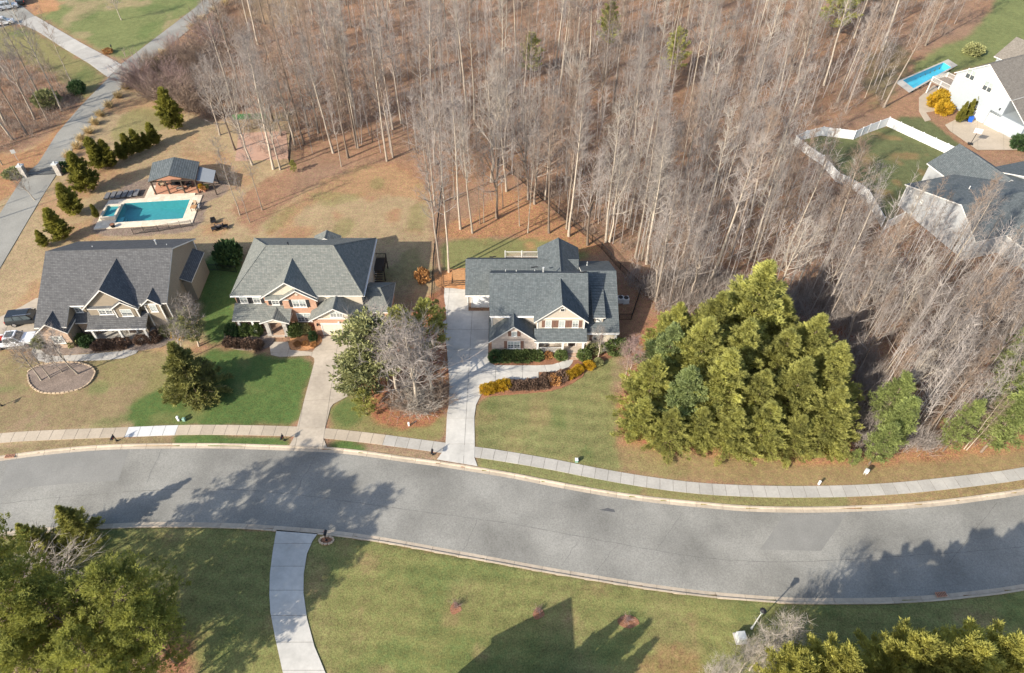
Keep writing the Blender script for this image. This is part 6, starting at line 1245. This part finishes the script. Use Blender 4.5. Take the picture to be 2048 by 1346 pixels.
o = thing('street_lamp', 'slim dark street lamp with lantern head on the south lawn', 'street lamp', tuple(P(1503, 1257))); MB().tube((0, 0, 0), (0, 0, 3.9), .07, .05, 10).tube((0, 0, 0), (0, 0, .5), .13, .1, 10).build('post', M['grey_box'], o); MB().tube((0, 0, 3.9), (0, 0, 4.4), .16, .26, 8).build('lantern', M['glass_pale'], o); MB().tube((0, 0, 4.4), (0, 0, 4.62), .32, .05, 8).build('hood', M['black_metal'], o); MB().tube((-.35, 0, 3.7), (.35, 0, 3.7), .02, .02, 6).build('crossbar', M['black_metal'], o)
for px, py, lab, rz in ((20, 912.5, 'rusty storm drain grate in the north kerb', .12), (1882, 1189, 'rusty storm drain grate in the south kerb', .1)):
    o = thing('drain_grate', lab, 'drain', tuple(P(px, py) + Vector((0, 0, .05))), rz); MB().box((0, 0, 0), (1.1, .5, .05)).build('frame', M['terracotta'], o)
    for k in range(6): MB().box((-.42 + k * .17, 0, .03), (.06, .4, .03)).build('bar', M['dark_wood'], o)
o = thing('basketball_hoop', 'portable basketball hoop on the blue house driveway', 'basketball hoop', tuple(P(1940, 290)), R(-25)); MB().box((0, .3, .12), (.9, .7, .24)).build('base', M['black_metal'], o, bevel=.05); MB().tube((0, .1, .2), (0, -.5, 3.1), .06, .06, 8).build('pole', M['black_metal'], o); MB().box((0, -.7, 3.3), (1.35, .05, .95)).build('backboard', M['white_vinyl'], o); rgm = MB()
for k in range(12): rgm.tube((.24 * math.cos(k * .5236), -1.0 + .24 * math.sin(k * .5236), 3.02), (.24 * math.cos(k * .5236 + .5236), -1.0 + .24 * math.sin(k * .5236 + .5236), 3.02), .02, .02, 5)
rgm.build('rim', M['red_plastic'], o)
o = thing('wheelie_bin', 'blue recycling bin beside the blue house garage', 'bin', tuple(P(1939, 243)), R(60)); MB().box((0, 0, .5), (.75, .8, 1.0), 0, 0, 1.12).build('body', M['blue_plastic'], o, bevel=.03); MB().box((0, 0, 1.04), (.9, .95, .08)).build('lid', M['blue_plastic'], o, bevel=.02)
for e in (-1, 1): MB().tube((e * .38, .4, .14), (e * .44, .4, .14), .14, .14, 12).build('wheel', M['rubber'], o)
def ac(px, py, label, m='grey_box'):
    o = thing('air_conditioner', label, 'air conditioner', tuple(P(px, py)), .1); MB().box((0, 0, .45), (.85, .85, .85)).build('casing', M[m], o, bevel=.03); MB().tube((0, 0, .88), (0, 0, .91), .36, .36, 16).build('fan_grille', M['black_metal'], o); MB().box((0, 0, .0), (1.0, 1.0, .08)).build('pad', M['concrete_grey'], o)
ac(1240, 603, 'pale air conditioner beside the right wing of the cream house', 'white_vinyl'); ac(1251, 604, 'second pale air conditioner nearer the black fence', 'white_vinyl'); ac(403, 560, 'dark air conditioner against the tan house side wall', 'black_metal'); ac(399, 574, 'grey air conditioner below the dark one, tan house side')
o = thing('grill', 'black barbecue grill at the tan house side fence', 'grill', tuple(P(404, 548))); MB().box((0, 0, .75), (1.1, .55, .3)).build('firebox', M['black_metal'], o, bevel=.04); MB().tube((-.5, 0, .92), (.5, 0, .92), .26, .26, 12).build('lid', M['black_metal'], o)
for ex in (-.48, .48):
    for ey in (-.2, .2): MB().box((ex, ey, .3), (.05, .05, .6)).build('leg', M['black_metal'], o)
# pool of the blue house
pc2 = sum(SPOOL, Vector()) / 4; o = thing('far_pool', 'bright blue pool behind the blue house deck', 'pool', tuple(pc2)); q = [(p - pc2) for p in SPOOL]
inn = [p * .86 for p in q]
MB().poly([(p[0], p[1], -1.2) for p in inn]).build('basin', M['pool_blue'], o); MB().poly([(p[0], p[1], -.05) for p in inn]).build('water', M['pool_water'], o)
mb = MB(); wl_ = MB()
for i in range(4):
    j = (i + 1) % 4; mb.poly([(q[i][0] * 1.12, q[i][1] * 1.12, .08), (q[j][0] * 1.12, q[j][1] * 1.12, .08), (*inn[j][:2], .08), (*inn[i][:2], .08)]); wl_.poly([(*inn[i][:2], .08), (*inn[j][:2], .08), (*inn[j][:2], -1.2), (*inn[i][:2], -1.2)])
mb.build('coping', M['concrete_grey'], o); wl_.build('basin_wall', M['pool_blue'], o)
# ------------------------------------------------------------------ vehicles
def wheels(o, xs_, w_):
    for x in xs_:
        for e in (-1, 1):
            t = MB().tube((x, e * (w_ - .26), .4), (x, e * w_, .4), .4, .4, 20).build('wheel', M['rubber'], o); MB().tube((x, e * (w_ - .02), .4), (x, e * (w_ + .015), .4), .26, .24, 14).build('rim', M['chrome'], t)
def greenhouse(o, xb0, xb1, xt0, xt1, zb, zt, yb, yt, paint, side):
    mb = MB(); B = [(xb0, -yb, zb), (xb1, -yb, zb), (xb1, yb, zb), (xb0, yb, zb)]; T = [(xt0, -yt, zt), (xt1, -yt, zt), (xt1, yt, zt), (xt0, yt, zt)]
    mb.poly(T); 
    for i in range(4): j = (i + 1) % 4; mb.poly([B[i], B[j], T[j], T[i]])
    mb.build('cabin', M[paint], o, bevel=.06)
    def quad(b0, b1, t1, t0, m=.1, off=.02, name='window'):
        b0, b1, t0, t1 = map(Vector, (b0, b1, t0, t1)); f = lambda u, v: (b0 * (1 - u) + b1 * u) * (1 - v) + (t0 * (1 - u) + t1 * u) * v
        n = (b1 - b0).cross(t0 - b0).normalized() * off; MB().poly([f(m, .12) + n, f(1 - m, .12) + n, f(1 - m, .88) + n, f(m, .88) + n]).build(name, M['glass'], o)
    quad(B[1], B[2], T[2], T[1], .07, name='windscreen'); quad(B[3], B[0], T[0], T[3], .1, name='rear_window')
    k = side
    for s0, s1 in ((B[0], B[1]), (B[2], B[3])):
        tt0 = T[0] if s0 is B[0] else T[2]; tt1 = T[1] if s0 is B[0] else T[3]
        for i in range(k):
            a0 = Vector(s0).lerp(Vector(s1), i / k); a1 = Vector(s0).lerp(Vector(s1), (i + 1) / k); c0 = Vector(tt0).lerp(Vector(tt1), i / k); c1 = Vector(tt0).lerp(Vector(tt1), (i + 1) / k); quad(a0, a1, c1, c0, .06, name='side_window')
def lights(o, xf, xr, z, w_):
    for e in (-1, 1):
        MB().box((xf, e * (w_ - .22), z), (.08, .36, .16)).build('headlight', M['glass_pale'], o); MB().box((xr, e * (w_ - .1), z + .05), (.08, .14, .34)).build('tail_light', M['red_plastic'], o)
        MB().box((.95, e * (w_ + .1), 1.25), (.16, .22, .16)).build('mirror', M['black_metal'], o)
def pickup(label, loc, rz):
    o = thing('pickup_truck', label, 'pickup', loc, rz); W_ = .98
    MB().extr([(-.95, .42), (2.75, .42), (2.9, .6), (2.88, .95), (2.7, 1.12), (1.25, 1.2), (-.95, 1.2)], 'y', -W_, W_).build('body', M['paint_white'], o, bevel=.07)
    b_ = MB(); 
    for e in (-1, 1): b_.box((-1.95, e * (W_ - .07), .82), (2.0, .14, .78))
    b_.box((-2.9, 0, .82), (.12, 2 * W_, .78)); b_.build('bed_wall', M['paint_white'], o, bevel=.03); MB().box((-1.95, 0, .6), (1.98, 1.66, .1)).build('bed_floor', M['black_metal'], o); MB().box((-1.0, 0, 1.0), (.1, 1.66, .4)).build('bed_front', M['black_metal'], o)
    greenhouse(o, -.95, 1.3, -.8, .55, 1.18, 1.9, .94, .76, 'paint_white', 2); MB().box((-.12, 0, 1.91), (1.0, 1.1, .03)).build('sunroof', M['glass'], o)
    MB().box((2.9, 0, .78), (.06, 1.3, .34)).build('grille', M['black_metal'], o); MB().box((2.93, 0, .48), (.14, 1.9, .18)).build('bumper', M['chrome'], o); lights(o, 2.86, -2.97, .9, W_); wheels(o, (1.85, -1.85), W_ + .02); return o
def suv(label, loc, rz, paint):
    o = thing('parked_car', label, 'car', loc, rz); W_ = .98
    MB().extr([(-2.6, .42), (2.4, .42), (2.5, .62), (2.45, .98), (1.2, 1.16), (-2.6, 1.18), (-2.65, .8)], 'y', -W_, W_).build('body', M[paint], o, bevel=.08)
    greenhouse(o, -2.58, 1.25, -2.3, .5, 1.14, 1.85, .95, .76, paint, 3); MB().box((0, .62, 1.9), (2.4, .05, .05)).box((0, -.62, 1.9), (2.4, .05, .05)).build('roof_rail', M['chrome'], o)
    MB().box((2.48, 0, .5), (.12, 1.8, .18)).box((-2.66, 0, .55), (.12, 1.8, .18)).build('bumper', M[paint], o); lights(o, 2.44, -2.64, .9, W_); wheels(o, (1.6, -1.6), W_ + .02); return o
pickup('white crew cab pickup with red load parked beside the tan house', tuple(P(34, 688) + Vector((0, 0, .035))), R(9))
q = P(11, 686); o = thing('fuel_can', 'red plastic load in the bed of the white pickup', 'can', (q[0] - .1, q[1] + .1, .69), .3); MB().box((0, 0, .24), (.55, .45, .48)).build('body', M['red_plastic'], o, bevel=.05); MB().tube((.1, 0, .48), (.1, 0, .6), .08, .08, 10).build('lid', M['black_metal'], o)
suv('black car with chrome window trim parked beside the tan house wall', tuple(P(60, 643) + Vector((0, 0, .035))), R(9), 'paint_black')
suv('silver car parked on the far parking pad', tuple(P(17, 18) + Vector((0, 0, .02))), R(30), 'paint_silver'); suv('white car half hidden by bare trunks at the far driveway mouth', tuple(P(8, 50) + Vector((0, 0, .02))), R(25), 'paint_white')
suv('dark car in the shade at the corner of the far parking pad', tuple(P(42, 5) + Vector((0, 0, .02))), R(120), 'paint_black')
# a far mailbox with leaf ring beside the far driveway
mailbox(225, 100, 'grey mailbox in a leaf ring beside the far driveway', R(30)); shrub('rust', 'rusty_shrub', 'dry brown plant clump beside the far mailbox', 217, 106, 1.1, 1.0)
